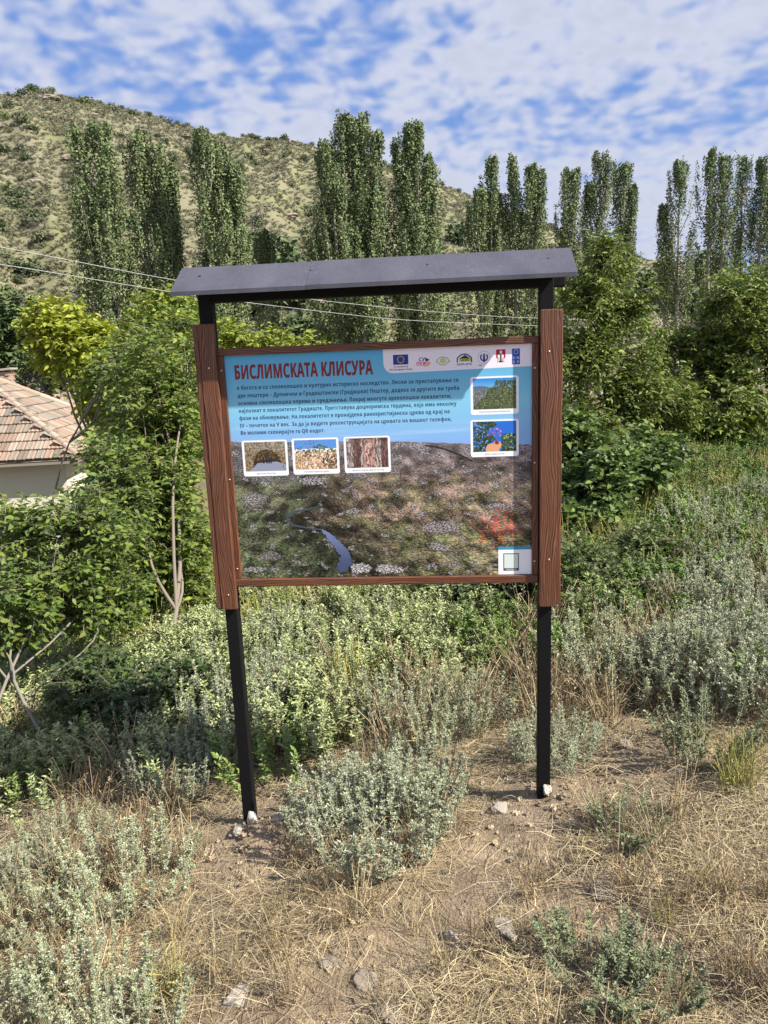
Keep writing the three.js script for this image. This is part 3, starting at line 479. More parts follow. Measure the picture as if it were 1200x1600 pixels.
// broad-leaved trees and bushes
leafyTree('leafy_tree', 'bushy green tree with pale trunk beside the left wooden plank', 'tree', onGround(243, 1062), [lobe(245, 640, 5.6, 78, 130), lobe(225, 790, 5.3, 95, 120), lobe(275, 870, 5.1, 60, 120), lobe(190, 900, 5.0, 70, 70), lobe(290, 560, 6.2, 40, 60)], { seed: 201, twigs: 3600, leaves: 9, twig: 0.19, leaf: 0.043, shell: 0.6, six: true, palette: [G_MID[0], G_MID[1], G_MID[2], G_YEL[3], G_YEL[1], G_YEL[3], G_MID[2]], trunkR: 0.02, bark: BARK, gap: -0.06, gapScale: 2.6, droop: 0.2, limbs: 4 });
leafyTree('leafy_tree', 'open tree with bare bent pale stems and layered sprays', 'tree', onGround(62, 1228), [lobe(125, 840, 4.1, 75, 85), lobe(60, 925, 3.9, 85, 62), lobe(150, 930, 4.2, 70, 60), lobe(170, 770, 4.6, 60, 80), lobe(20, 990, 3.9, 40, 35), lobe(22, 830, 4.0, 46, 40)], { seed: 202, twigs: 1900, leaves: 9, twig: 0.2, leaf: 0.04, shell: 0.6, six: true, palette: [...G_MID, G_MID[2], G_YEL[3], G_YEL[3]], trunkR: 0.013, bark: [0.2, 0.18, 0.15], gap: 0.0, gapScale: 2.8, droop: 0.15, limbs: 2, stems: 2, wob: 0.16, apart: 0.3 });
leafyTree('leafy_tree', 'bright yellow-green tree rising behind the tiled roof', 'tree', under(185, 700, 15), [lobe(95, 510, 15, 50, 40), lobe(138, 540, 14.6, 46, 42), lobe(95, 552, 15, 34, 34), lobe(185, 610, 14.4, 52, 60)], { seed: 203, twigs: 1900, leaves: 9, twig: 0.42, leaf: 0.13, palette: [[0.40, 0.45, 0.045], [0.34, 0.40, 0.04], [0.46, 0.48, 0.055], G_YEL[0]], trunkR: 0.09, gap: -0.1, gapScale: 1.3, twigWood: false, droop: 0.35 });
leafyTree('leafy_tree', 'mixed yellow-green tree behind the eave of the sign roof', 'tree', under(255, 700, 13), [lobe(262, 490, 13, 50, 36), lobe(235, 540, 12.6, 55, 50), lobe(290, 545, 12, 50, 55), lobe(200, 600, 11.6, 60, 70), lobe(270, 630, 11, 70, 70)], { seed: 204, twigs: 2400, leaves: 9, twig: 0.36, leaf: 0.1, palette: [...G_YEL, G_MID[2], G_MID[0]], trunkR: 0.08, gap: -0.15, gapScale: 1.4, twigWood: false, droop: 0.3 });
leafyTree('leafy_bush', 'light green bush top showing between panel and sign roof', 'bush', under(390, 700, 15), [lobe(355, 530, 15, 35, 32), lobe(415, 540, 15.5, 45, 28), lobe(465, 548, 15, 36, 22), lobe(400, 640, 15, 90, 80)], { seed: 205, twigs: 1300, leaves: 8, twig: 0.4, leaf: 0.12, palette: G_YEL, trunkR: 0.06, twigWood: false, gap: -0.2, gapScale: 1.2 });
leafyTree('dark_tree', 'dark green tree crown behind the chimney', 'tree', under(25, 700, 27), [lobe(25, 510, 27, 55, 52), lobe(80, 590, 26, 45, 45), lobe(-40, 500, 27, 60, 60), lobe(20, 590, 26, 60, 40)], { seed: 206, twigs: 1500, leaves: 9, twig: 0.7, leaf: 0.2, palette: G_DARK, trunkR: 0.15, twigWood: false, gap: -0.25, gapScale: 0.7, mat: M.farLeaf });
leafyTree('sapling_tree', 'tall airy sapling with thin dark stem beside the sign roof', 'tree', under(952, 800, 7.2), [lobe(958, 395, 7.2, 36, 42), lobe(925, 470, 7.2, 52, 55), lobe(985, 480, 7.3, 40, 55), lobe(912, 560, 7.2, 55, 70), lobe(985, 590, 7.2, 55, 70), lobe(1035, 640, 7.4, 50, 60), lobe(935, 670, 7.1, 70, 60)], { seed: 207, twigs: 2600, leaves: 9, twig: 0.24, leaf: 0.052, six: true, aspect: 0.42, palette: [G_MID[0], G_MID[2], G_YEL[3], G_YEL[1], G_YEL[3]], trunkR: 0.03, bark: BARK_DARK, gap: 0.2, gapScale: 2.3, shell: 0.75, droop: 0.35, limbs: 5 });
leafyTree('walnut_leaved_tree', 'drooping broad-leaved tree standing at the meadow edge', 'tree', under(1130, 740, 9.5), [lobe(1160, 470, 9.5, 62, 60), lobe(1190, 560, 9.2, 70, 80), lobe(1110, 560, 9.6, 60, 60), lobe(1060, 610, 9.4, 60, 60), lobe(1045, 555, 9.5, 42, 48), lobe(1085, 530, 9.6, 45, 42), lobe(1130, 640, 9.0, 80, 60), lobe(1215, 480, 9.6, 50, 70)], { seed: 208, twigs: 3800, leaves: 9, twig: 0.28, leaf: 0.062, six: true, aspect: 0.48, palette: [G_MID[0], G_MID[2], G_YEL[3], G_YEL[1], G_YEL[3]], trunkR: 0.06, bark: BARK_DARK, gap: 0.16, gapScale: 1.8, shell: 0.75, droop: 0.4 });
leafyTree('leafy_bush', 'dark leafy bush spreading below the sapling beside the right plank', 'bush', under(930, 860, 6.0), [lobe(925, 745, 6.0, 80, 55), lobe(905, 800, 5.7, 60, 45), lobe(1000, 720, 6.3, 70, 44), lobe(885, 690, 6.2, 40, 60)], { seed: 209, twigs: 1500, leaves: 8, twig: 0.22, leaf: 0.06, six: true, aspect: 0.7, palette: [G_DARK[1], ...G_MID], trunkR: 0.025, gap: -0.2, gapScale: 2.5, droop: 0.2, stems: 3 });
leafyTree('leafy_bush', 'round green bush under the drooping tree at the meadow edge', 'bush', under(1080, 740, 10), [lobe(1050, 670, 10, 55, 42), lobe(1110, 680, 10.2, 55, 38), lobe(1180, 672, 10.4, 55, 40), lobe(1010, 660, 9.4, 40, 50)], { seed: 210, twigs: 1500, leaves: 8, twig: 0.32, leaf: 0.085, palette: [...G_DARK, ...G_MID], trunkR: 0.04, gap: -0.2, gapScale: 1.7, stems: 3 });
leafyTree('leafy_bush', 'small dark bush alone on the pale clearing', 'bush', under(1160, 742, 9.2), [lobe(1165, 722, 9.2, 34, 20)], { seed: 211, twigs: 260, leaves: 8, twig: 0.2, leaf: 0.06, palette: [...G_DARK, ...G_MID], trunkR: 0.02, gap: -0.3, stems: 3 });
leafyTree('leafy_bush', 'dark green weed bush under the lower corner of the panel', 'bush', under(735, 1010, 4.6), [lobe(700, 930, 4.7, 75, 50), lobe(785, 945, 4.4, 60, 65), lobe(640, 935, 4.9, 55, 34)], { seed: 212, twigs: 1500, leaves: 8, twig: 0.14, leaf: 0.04, palette: [...G_DARK, G_HERB[3], G_MID[1]], trunkR: 0.015, gap: -0.15, gapScale: 4, stems: 4, up: 0.5 });
leafyTree('leafy_bush', 'mid-green bush between the dark leafy bush and the clearing', 'bush', under(1010, 800, 7.2), [lobe(1010, 750, 7.2, 60, 40), lobe(1060, 735, 7.6, 50, 30), lobe(970, 790, 6.6, 60, 36)], { seed: 216, twigs: 1300, leaves: 8, twig: 0.2, leaf: 0.045, palette: [G_MID[0], G_MID[1], G_MID[3], G_YEL[3]], trunkR: 0.02, gap: -0.1, gapScale: 2.4, stems: 3 });
leafyTree('leafy_bush', 'mid-green bush behind the wormwood stand below the clearing', 'bush', under(1150, 830, 6.8), [lobe(1130, 800, 6.8, 60, 30), lobe(1190, 790, 7, 50, 34)], { seed: 217, twigs: 900, leaves: 8, twig: 0.18, leaf: 0.04, palette: [G_MID[1], G_MID[3], G_HERB[3]], trunkR: 0.018, gap: -0.05, gapScale: 2.6, stems: 3 });
leafyTree('weed_bush', 'dark weed bush at the lower end of the right plank', 'bush', under(880, 1010, 4.0), [lobe(885, 975, 3.9, 40, 42), lobe(920, 1020, 3.7, 34, 30)], { seed: 218, twigs: 600, leaves: 8, twig: 0.12, leaf: 0.03, palette: [G_MID[1], G_MID[3], G_DARK[1]], trunkR: 0.008, gap: -0.1, gapScale: 4.5, stems: 5, up: 0.7, shell: 0.6 }, 'green weed bushes on the slope');
leafyTree('weed_bush', 'dark weed bush in the middle of the wormwood stand', 'bush', under(1110, 1030, 4.0), [lobe(1105, 985, 3.9, 44, 34), lobe(1150, 1010, 3.8, 40, 30)], { seed: 219, twigs: 600, leaves: 8, twig: 0.12, leaf: 0.03, palette: [G_MID[1], G_MID[3], G_DARK[1]], trunkR: 0.008, gap: -0.1, gapScale: 4.5, stems: 5, up: 0.7, shell: 0.6 }, 'green weed bushes on the slope');
const weeds = { leaves: 8, twig: 0.13, leaf: 0.034, palette: [G_MID[1], G_MID[3], G_HERB[3], G_DARK[1]], trunkR: 0.008, gap: -0.12, gapScale: 4.5, stems: 5, up: 0.7, shell: 0.6 };
leafyTree('weed_bush', 'green weed bush at the foot of the dark leafy bush', 'bush', under(905, 990, 4.4), [lobe(895, 890, 4.3, 60, 52), lobe(960, 900, 4.4, 52, 44), lobe(900, 950, 4.1, 40, 40)], { ...weeds, seed: 221, twigs: 900 }, 'green weed bushes on the slope');
leafyTree('weed_bush', 'green weed bush tangled in brown grass', 'bush', under(985, 1010, 4.2), [lobe(985, 960, 4.0, 56, 46), lobe(1040, 945, 4.1, 44, 40)], { ...weeds, seed: 222, twigs: 780 }, 'green weed bushes on the slope');
leafyTree('weed_bush', 'green weed bush half hidden by the wormwood stand', 'bush', under(1080, 960, 4.8), [lobe(1075, 880, 4.7, 55, 38), lobe(1005, 855, 4.9, 50, 38)], { ...weeds, seed: 223, twigs: 780 }, 'green weed bushes on the slope');
leafyTree('leafy_bush', 'low dark twiggy bush under the bushy tree', 'bush', onGround(210, 1150), [lobe(150, 1070, 3.5, 65, 45), lobe(220, 1085, 3.4, 70, 45), lobe(290, 1075, 3.5, 50, 50)], { seed: 213, twigs: 900, leaves: 8, twig: 0.13, leaf: 0.036, palette: [...G_DARK, G_MID[3]], trunkR: 0.014, gap: -0.1, gapScale: 4, stems: 4, up: 0.3 });
leafyTree('leafy_bush', 'green bush filling the hollow behind the printed panel', 'bush', under(560, 760, 11), [lobe(520, 680, 11, 110, 90), lobe(680, 690, 11, 120, 80), lobe(800, 640, 10, 70, 110)], { seed: 214, twigs: 1700, leaves: 8, twig: 0.36, leaf: 0.1, palette: G_MID, trunkR: 0.06, gap: -0.2, gapScale: 1.3, twigWood: false });
leafyTree('leafy_bush', 'green bush in front of the house wall below its eave', 'bush', under(60, 840, 9), [lobe(30, 880, 9, 70, 42), lobe(135, 850, 9, 55, 60), lobe(195, 720, 8.4, 52, 90), lobe(205, 590, 9, 42, 50)], { seed: 215, twigs: 1500, leaves: 9, twig: 0.26, leaf: 0.07, palette: [...G_MID, G_YEL[3], G_YEL[1]], trunkR: 0.04, gap: -0.12, gapScale: 1.9, stems: 2 });

// ───────────────────────── house ─────────────────────────
{
  const c0 = at(122, 716, 17.5), P = V(c0.x, groundAt(c0.x, -18.5, false) - 0.2, c0.z), eave = c0.y - P.y;
  const house = thing('tiled_house', 'cream house with weathered clay tile hip roof and brick chimney', 'house', P, 0.12);
  const wallM = new THREE.MeshStandardMaterial({ color: new THREE.Color().setRGB(0.66, 0.62, 0.50), roughness: 0.95, bumpMap: M.stone.bumpMap, bumpScale: 0.003 });
  const tileA = new THREE.MeshStandardMaterial({ roughness: 0.92, vertexColors: true }), timber = new THREE.MeshStandardMaterial({ color: new THREE.Color().setRGB(0.25, 0.21, 0.17), roughness: 0.9 });
  const Wd = 9, Dp = 6.6, rise = 2.1, R = mulberry(301);                     // eaves run from x = 0 to -Wd, front at z = 0
  const wall = part('wall', new THREE.BoxGeometry(Wd - 0.9, eave - 0.1, Dp - 0.9), wallM, house); wall.position.set(-Wd / 2, (eave - 0.1) / 2, -Dp / 2);
  const fascia = part('eave_board', new THREE.BoxGeometry(Wd, 0.12, 0.03), timber, house); fascia.position.set(-Wd / 2, eave - 0.06, -0.03);
  const soffit = part('soffit', new THREE.BoxGeometry(Wd - 0.06, 0.03, Dp - 0.1), timber, house); soffit.position.set(-Wd / 2, eave - 0.085, -Dp / 2);
  const roof = new THREE.Group(); roof.name = 'roof'; house.add(roof); roof.position.y = eave;
  const clay = () => pick(R, [[0.29, 0.20, 0.145], [0.24, 0.17, 0.125], [0.245, 0.205, 0.16], [0.28, 0.215, 0.165], [0.195, 0.155, 0.12], [0.20, 0.18, 0.15]], 0.24);
  // courses of clay tiles: origin o, along direction a, up-slope direction u; the course narrows by the hip
  const course = (o, a, u, len, tw, depth, name) => {
    const bag = new Bag(), n = V().crossVectors(a, u).normalize(); if (n.y < 0) n.negate();
    for (let s = 0; s + tw * 0.5 < len; s += tw) {
      const col = clay(), j = (R() - 0.5) * 0.02, lift = R() * 0.012, seg = 5;
      const P0 = (e, k) => o.clone().addScaledVector(a, s + e * tw).addScaledVector(u, k * depth + (k ? 0.05 : j)).addScaledVector(n, Math.abs(Math.sin(e * Math.PI * 2)) * 0.028 + (k ? 0.004 : 0.04 + lift));
      for (let q = 0; q < seg; q++) { const e0 = q / seg, e1 = (q + 1) / seg, ids = [P0(e0, 0), P0(e1, 0), P0(e1, 1), P0(e0, 1)], nn = V().crossVectors(ids[1].clone().sub(ids[0]), ids[3].clone().sub(ids[0])).normalize(); if (nn.y < 0) nn.negate(); const [A, B, C, D] = ids.map((v) => bag.v(v, nn, col)); bag.i.push(A, B, C, A, C, D);
        const l0 = P0(e0, 0).addScaledVector(n, -0.04), l1 = P0(e1, 0).addScaledVector(n, -0.04), f = u.clone().negate(), E = bag.v(ids[0], f, col), F = bag.v(ids[1], f, col), Gv = bag.v(l1, f, col), Hh = bag.v(l0, f, col); bag.i.push(E, Hh, Gv, E, Gv, F); }
    }
    part(name, bag.build(), tileA, roof);
  };
  const half = Dp / 2, slope = Math.hypot(half, rise), NC = 11, dep = slope / NC;
  const uF = V(0, rise, -half).normalize(), uR = V(-half, rise, 0).normalize();
  for (let k = 0; k < NC; k++) { const t = k / NC; course(V(-Wd + half * t, rise * t, -half * t), V(1, 0, 0), uF, Wd - 2 * half * t, 0.2, dep, 'tile_course'); }
  for (let k = 0; k < NC; k++) { const t = k / NC; course(V(-half * t, rise * t, -half * t), V(0, 0, -1), uR, Dp - 2 * half * t, 0.2, dep, 'tile_course'); }
  const deck = new THREE.BufferGeometry(); { const q = [V(0, 0, 0), V(-Wd, 0, 0), V(-Wd, 0, -Dp), V(0, 0, -Dp), V(-half, rise, -half), V(-Wd + half, rise, -half)].map((v) => [v.x, v.y - 0.03, v.z]).flat(); deck.setAttribute('position', new THREE.Float32BufferAttribute(q, 3)); deck.setIndex([0, 4, 1, 1, 4, 5, 0, 3, 4, 2, 5, 3, 3, 5, 4, 1, 5, 2]); deck.computeVertexNormals(); }
  part('roof_deck', deck, timber, roof);
  const capG = new THREE.CylinderGeometry(0.085, 0.1, 0.34, 8, 1, true, 0, Math.PI * 2);
  const caps = (a, b) => { const n = Math.round(a.distanceTo(b) / 0.3); for (let i = 0; i < n; i++) { const m = part('ridge_tile', capG, [M.clay1, M.clay2, M.clay3][Math.floor(R() * 3)], roof); m.position.copy(a).lerp(b, (i + 0.5) / n); m.position.y += 0.03; m.quaternion.setFromUnitVectors(V(0, 1, 0), b.clone().sub(a).normalize()); } };
  [M.clay1, M.clay2, M.clay3] = [[0.34, 0.25, 0.19], [0.37, 0.3, 0.24], [0.29, 0.23, 0.175]].map((q) => new THREE.MeshStandardMaterial({ color: new THREE.Color().setRGB(...q), roughness: 0.92 }));
  caps(V(0, 0.03, 0), V(-half, rise, -half)); caps(V(-half, rise, -half), V(-Wd + half, rise, -half)); caps(V(0, 0.03, -Dp), V(-half, rise, -half));
  // rear wing with its own tiled slope
  const wing = new THREE.Group(); wing.name = 'rear_wing'; house.add(wing); wing.position.set(0.6, eave + 0.35, -Dp - 0.5);
  { const wr = new Bag(); const a0 = V(0.6, 0.0, 0), rdg = V(-5, 2.55, -3); for (let k = 0; k < 9; k++) for (let s = 0; s < 26; s++) { const t0 = k / 9, t1 = (k + 1) / 9 + 0.02, L = (t) => mix(0.6, -2.6, t), x0 = L(t0) - s * 0.21; if (x0 < -6) break; const col = clay(), y0 = t0 * 2.5 + 0.05, y1 = t1 * 2.5, z0 = -t0 * 3, z1 = -t1 * 3, nn = V(0, 0.77, 0.64); const A = wr.v(V(x0, y0, z0), nn, col), B = wr.v(V(x0 - 0.2, y0, z0), nn, col), C = wr.v(V(x0 - 0.2, y1, z1), nn, col), D = wr.v(V(x0, y1, z1), nn, col), E = wr.v(V(x0, y0 - 0.05, z0), V(0, 0, 1), col), F = wr.v(V(x0 - 0.2, y0 - 0.05, z0), V(0, 0, 1), col); wr.i.push(A, C, B, A, D, C, A, B, F, A, F, E); }
    part('tile_slope', wr.build(), tileA, wing); const ww = part('wing_wall', new THREE.BoxGeometry(6.2, eave + 0.5, 5.4), wallM, wing); ww.position.set(-2.9, -(eave + 0.5) / 2 + 0.05, -3.0);
    const n = 13; for (let i = 0; i < n; i++) { const m = part('verge_tile', capG, [M.clay1, M.clay2, M.clay3][i % 3], wing), a = V(0.6, 0.08, 0), b = V(-2.6, 2.58, -3); m.position.copy(a).lerp(b, (i + 0.5) / n); m.quaternion.setFromUnitVectors(V(0, 1, 0), b.clone().sub(a).normalize()); } }
  const ch = new THREE.Group(); ch.name = 'chimney'; house.add(ch); const cp = house.worldToLocal((house.updateMatrixWorld(true), at(8, 598, 22))); ch.position.set(cp.x, cp.y - 0.5, cp.z);
  const bm = new THREE.MeshStandardMaterial({ color: new THREE.Color().setRGB(0.36, 0.25, 0.19), roughness: 0.95 });
  const brick = new RoundedBoxGeometry(0.21, 0.055, 0.1, 1, 0.006), mortar = part('stack', new THREE.BoxGeometry(0.4, 0.96, 0.4), new THREE.MeshStandardMaterial({ color: new THREE.Color().setRGB(0.4, 0.37, 0.33), roughness: 1 }), ch); mortar.position.y = 0.32;
  for (let r = 0; r < 14; r++) for (let s = 0; s < 4; s++) for (let e = 0; e < 2; e++) { const m = part('brick', brick, bm, ch), off = (e ? 0.105 : -0.105) + (r % 2 ? 0.02 : -0.02), y = -0.12 + r * 0.065; if (s === 0) m.position.set(off, y, 0.155); else if (s === 1) m.position.set(off, y, -0.155); else { m.rotation.y = Math.PI / 2; m.position.set(s === 2 ? 0.155 : -0.155, y, off); } }
  const slab = part('cap_slab', new RoundedBoxGeometry(0.62, 0.06, 0.58, 1, 0.012), M.stone, ch); slab.position.set(0, 0.87, 0); slab.rotation.z = 0.08;
  for (const x of [-0.14, 0.14]) { const m = part('cap_brick', brick, bm, ch); m.position.set(x, 0.815, 0.05); }
}

// ───────────────────────── overhead wires ─────────────────────────
{
  const span = (pts, label) => { const curveP = new THREE.CatmullRomCurve3(pts), g = new THREE.TubeGeometry(curveP, 80, 0.0042, 5); const m = part('overhead_wire', g, M.wire, scene); m.name = numbered('overhead_wire'); tag(m, label, 'wire', 'overhead wires'); };
  span([at(-330, 330, 8.6), at(0, 386, 10), at(270, 437, 11.8), at(480, 467, 13.6), at(755, 493, 16.5), at(925, 500, 18.5)], 'pale overhead wire, upper of the two crossing behind the sign');
  span([at(-330, 366, 8.6), at(0, 413, 10), at(300, 461, 12), at(480, 484, 13.6), at(620, 499, 15), at(760, 506, 16.5), at(925, 512, 18.5)], 'pale overhead wire, lower of the two crossing behind the sign');
  const pole = (p, top, label) => { const y = groundAt(p.x, p.z, false), t = thing('utility_pole', label, 'pole', V(p.x, y, p.z)), h = top - y; const g = new THREE.CylinderGeometry(0.08, 0.12, h + 0.4, 12); const s = part('shaft', g, M.poleWood, t); s.position.y = (h + 0.4) / 2 - 0.4; for (const dy of [0.02, 0.42]) { const q = part('insulator', new THREE.CylinderGeometry(0.03, 0.045, 0.09, 10), M.stoneWhite, t); q.position.set(0, h - dy - 0.02, 0.1); } };
  M.poleWood = new THREE.MeshStandardMaterial({ color: new THREE.Color().setRGB(0.2, 0.16, 0.12), roughness: 0.95 });
  const a = at(-330, 330, 8.6), b = at(925, 500, 18.5);
  pole(V(a.x, 0, a.z - 0.1), a.y + 0.06, 'wooden utility pole holding the near ends of the wires'); pole(V(b.x, 0, b.z - 0.1), b.y + 0.06, 'wooden utility pole hidden in leaves behind the sapling');
}

// ───────────────────────── wormwood and herbs: prototypes ─────────────────────────
function wormwood(seed, o) {                                      // many upright stems set with small grey leaves
  const R = mulberry(seed), leaves = new Bag(), wood = new Bag();
  for (let s = 0; s < o.stems; s++) {
    const a = R() * 6.283, q = Math.sqrt(R()), lean = q * o.spread, h = o.h * (0.62 + 0.45 * R()) * (1 - 0.38 * q * q), b = V(Math.cos(a) * q * o.r * (o.foot ?? 0.45), -0.02, Math.sin(a) * q * o.r * (o.foot ?? 0.45));
    const tip = V(b.x + Math.cos(a) * lean * h, h, b.z + Math.sin(a) * lean * h).add(dirRnd(R).multiplyScalar(0.05 * h)), mid = b.clone().lerp(tip, 0.5).add(V(Math.cos(a) * 0.02, 0.02, Math.sin(a) * 0.02));
    wood.tube([b, mid, tip], [0.0026, 0.002, 0.001], [0.3, 0.3, 0.22], 3);
    const tone = 1 + (R() - 0.5) * 0.25, on = (t) => (t < 0.5 ? b.clone().lerp(mid, t * 2) : mid.clone().lerp(tip, t * 2 - 1));
    const tuft = (c, ax, n, L) => { for (let j = 0; j < n; j++) { const g = j * 2.4 + R(), w = V(Math.cos(g), 0, Math.sin(g)), d = ax.clone().multiplyScalar(0.35 + 0.6 * (j / n)).add(w).normalize(), z = L * (0.7 + 0.6 * R()); leaves.leaf(c.clone().addScaledVector(ax, (j / n - 0.5) * L * 1.6), d, V(0, 1, 0).addScaledVector(dirRnd(R), 0.6).normalize(), z, z * 0.42, pick(R, o.palette, 0.16).map((v) => v * tone), 0.3); } };
    const ax = tip.clone().sub(mid).normalize(), n = o.tufts;
    for (let k = 0; k < n; k++) {
      const t = mix(o.low, 1, Math.pow((k + R()) / n, 0.8)), c = on(Math.min(1, t));
      tuft(c, ax, o.per, o.leaf);
      if (R() < 0.75 && t < 0.97) { const g = R() * 6.283, d = V(Math.cos(g), 0.75 + 0.4 * R(), Math.sin(g)).normalize(), l = o.h * (0.07 + 0.12 * R()) * (1.15 - t), e = c.clone().addScaledVector(d, l); wood.tube([c, e], [0.0014, 0.0008], [0.3, 0.3, 0.22], 3); tuft(e, d, o.per, o.leaf * 0.95); tuft(c.clone().lerp(e, 0.55), d, Math.ceil(o.per * 0.7), o.leaf * 0.85); }
    }
  }
  return { wood: wood.build(), leaves: leaves.build() };
}
const WORM = [
  wormwood(401, { stems: 96, h: 0.42, r: 0.36, foot: 0.72, spread: 0.34, tufts: 14, per: 9, leaf: 0.0115, low: 0.1, palette: G_SAGE }),
  wormwood(402, { stems: 72, h: 0.38, r: 0.34, foot: 0.72, spread: 0.42, tufts: 14, per: 9, leaf: 0.0115, low: 0.1, palette: G_SAGE }),
  wormwood(403, { stems: 46, h: 0.42, r: 0.34, foot: 0.7, spread: 0.5, tufts: 14, per: 8, leaf: 0.0125, low: 0.1, palette: [...G_SAGE, G_HERB[0]] }),
  wormwood(404, { stems: 40, h: 0.24, r: 0.26, spread: 1.0, tufts: 9, per: 6, leaf: 0.0155, low: 0.1, palette: [[0.17, 0.205, 0.105], [0.22, 0.25, 0.14], [0.13, 0.16, 0.075]] }),
];
function shrub(v, p, s, label, turn, group, hs) {
  const root = thing('wormwood_shrub', label, 'shrub', p, turn, group); root.scale.set(s, s * (hs ?? 1), s);
  part('stems', WORM[v].wood, M.bark, root); part('foliage', WORM[v].leaves, M.greyLeaf, root, 'stuff'); return root;
}
shrub(0, onGround(580, 1312), 0.92, 'silver-green wormwood mound growing between the two sign posts', 0.4, undefined, 0.85);
shrub(1, onGround(655, 1250), 0.66, 'smaller wormwood mound pressed against the back of the central mound', 2.2);
shrub(2, onGround(195, 1408), 0.76, 'wide wormwood mound on dry grass outside the stone-footed post', 1.0, undefined, 0.85);
shrub(2, onGround(70, 1440), 0.55, 'ragged wormwood beside the wide mound, among broken dry stalks', 4.0);
shrub(2, onGround(120, 1630), 0.68, 'lowest wormwood clump at the straw edge below the wide mound', 5.0);
shrub(2, onGround(5, 1590), 0.55, 'thin wormwood beside the lowest clump', 3.0);
shrub(2, onGround(215, 1640), 0.5, 'wormwood squeezed between the lowest clump and the straw', 2.2);
shrub(0, onGround(20, 1400), 0.5, 'small wormwood in the broken dry stalks under the bent stems', 1.2);
shrub(2, onGround(110, 1330), 0.5, 'wispy wormwood behind the wide mound', 3.2);
shrub(3, onGround(930, 1545), 0.72, 'low dark green herb on the straw in front of the right foot mound', 0.3);
shrub(3, onGround(1010, 1570), 0.6, 'small dark herb sprig beside the low dark green herb', 1.8);
shrub(3, onGround(985, 1310), 0.6, 'sparse green herb on bare soil beside the right foot mound', 2.6);
shrub(1, onGround(868, 1192), 0.6, 'pale wormwood just behind the right post', 0.9);
shrub(3, onGround(1102, 1190), 0.85, 'upright blue-green herb alone on dry grass', 3.4, undefined, 1.5);
shrub(2, onGround(675, 1150), 0.72, 'tall wormwood with bright tips in the shade under the panel', 1.1);
shrub(2, onGround(735, 1130), 0.66, 'wormwood leaning out beside the tall bright-tipped one', 4.4);
shrub(0, onGround(590, 1130), 0.66, 'wormwood behind the yellow grass tuft', 2.8);
shrub(1, onGround(270, 1235), 0.68, 'shaded wormwood by the left post, behind the wide mound', 5.6);
shrub(2, onGround(345, 1190), 0.62, 'wormwood touching the left post from behind', 0.2);
{
  const R = mulberry(55), spots = [[430, 1120], [470, 1085], [520, 1075], [1060, 1075], [1130, 1080], [1180, 1040], [1100, 1020], [1160, 980], [1090, 960], [1190, 930], [1130, 910], [1060, 900], [1180, 870], [1110, 860], [1150, 830], [1060, 840], [1190, 810], [1090, 815], [340, 1090], [440, 1020], [600, 1020], [20, 1080], [70, 1060], [130, 1040], [310, 1010], [1200, 1100]];
  spots.push([300, 1150], [330, 1120], [385, 1150], [420, 1090], [240, 1190], [440, 1060], [930, 1060], [985, 1085]);
  for (const [x, y] of spots) { const right = x > 800, p = onGround(x + (R() - 0.5) * 16, y + (R() - 0.5) * 8); shrub([0, 1, 2, 2][Math.floor(R() * 4)], p, (right ? 0.75 : 0.6) + 0.35 * R(), right ? 'pale wormwood in the dense stand on the slope beyond the right post' : 'pale wormwood in the sunny stand behind the left post', R() * 6, right ? 'wormwood stand beyond the right post' : 'wormwood stand behind the left post'); }
}

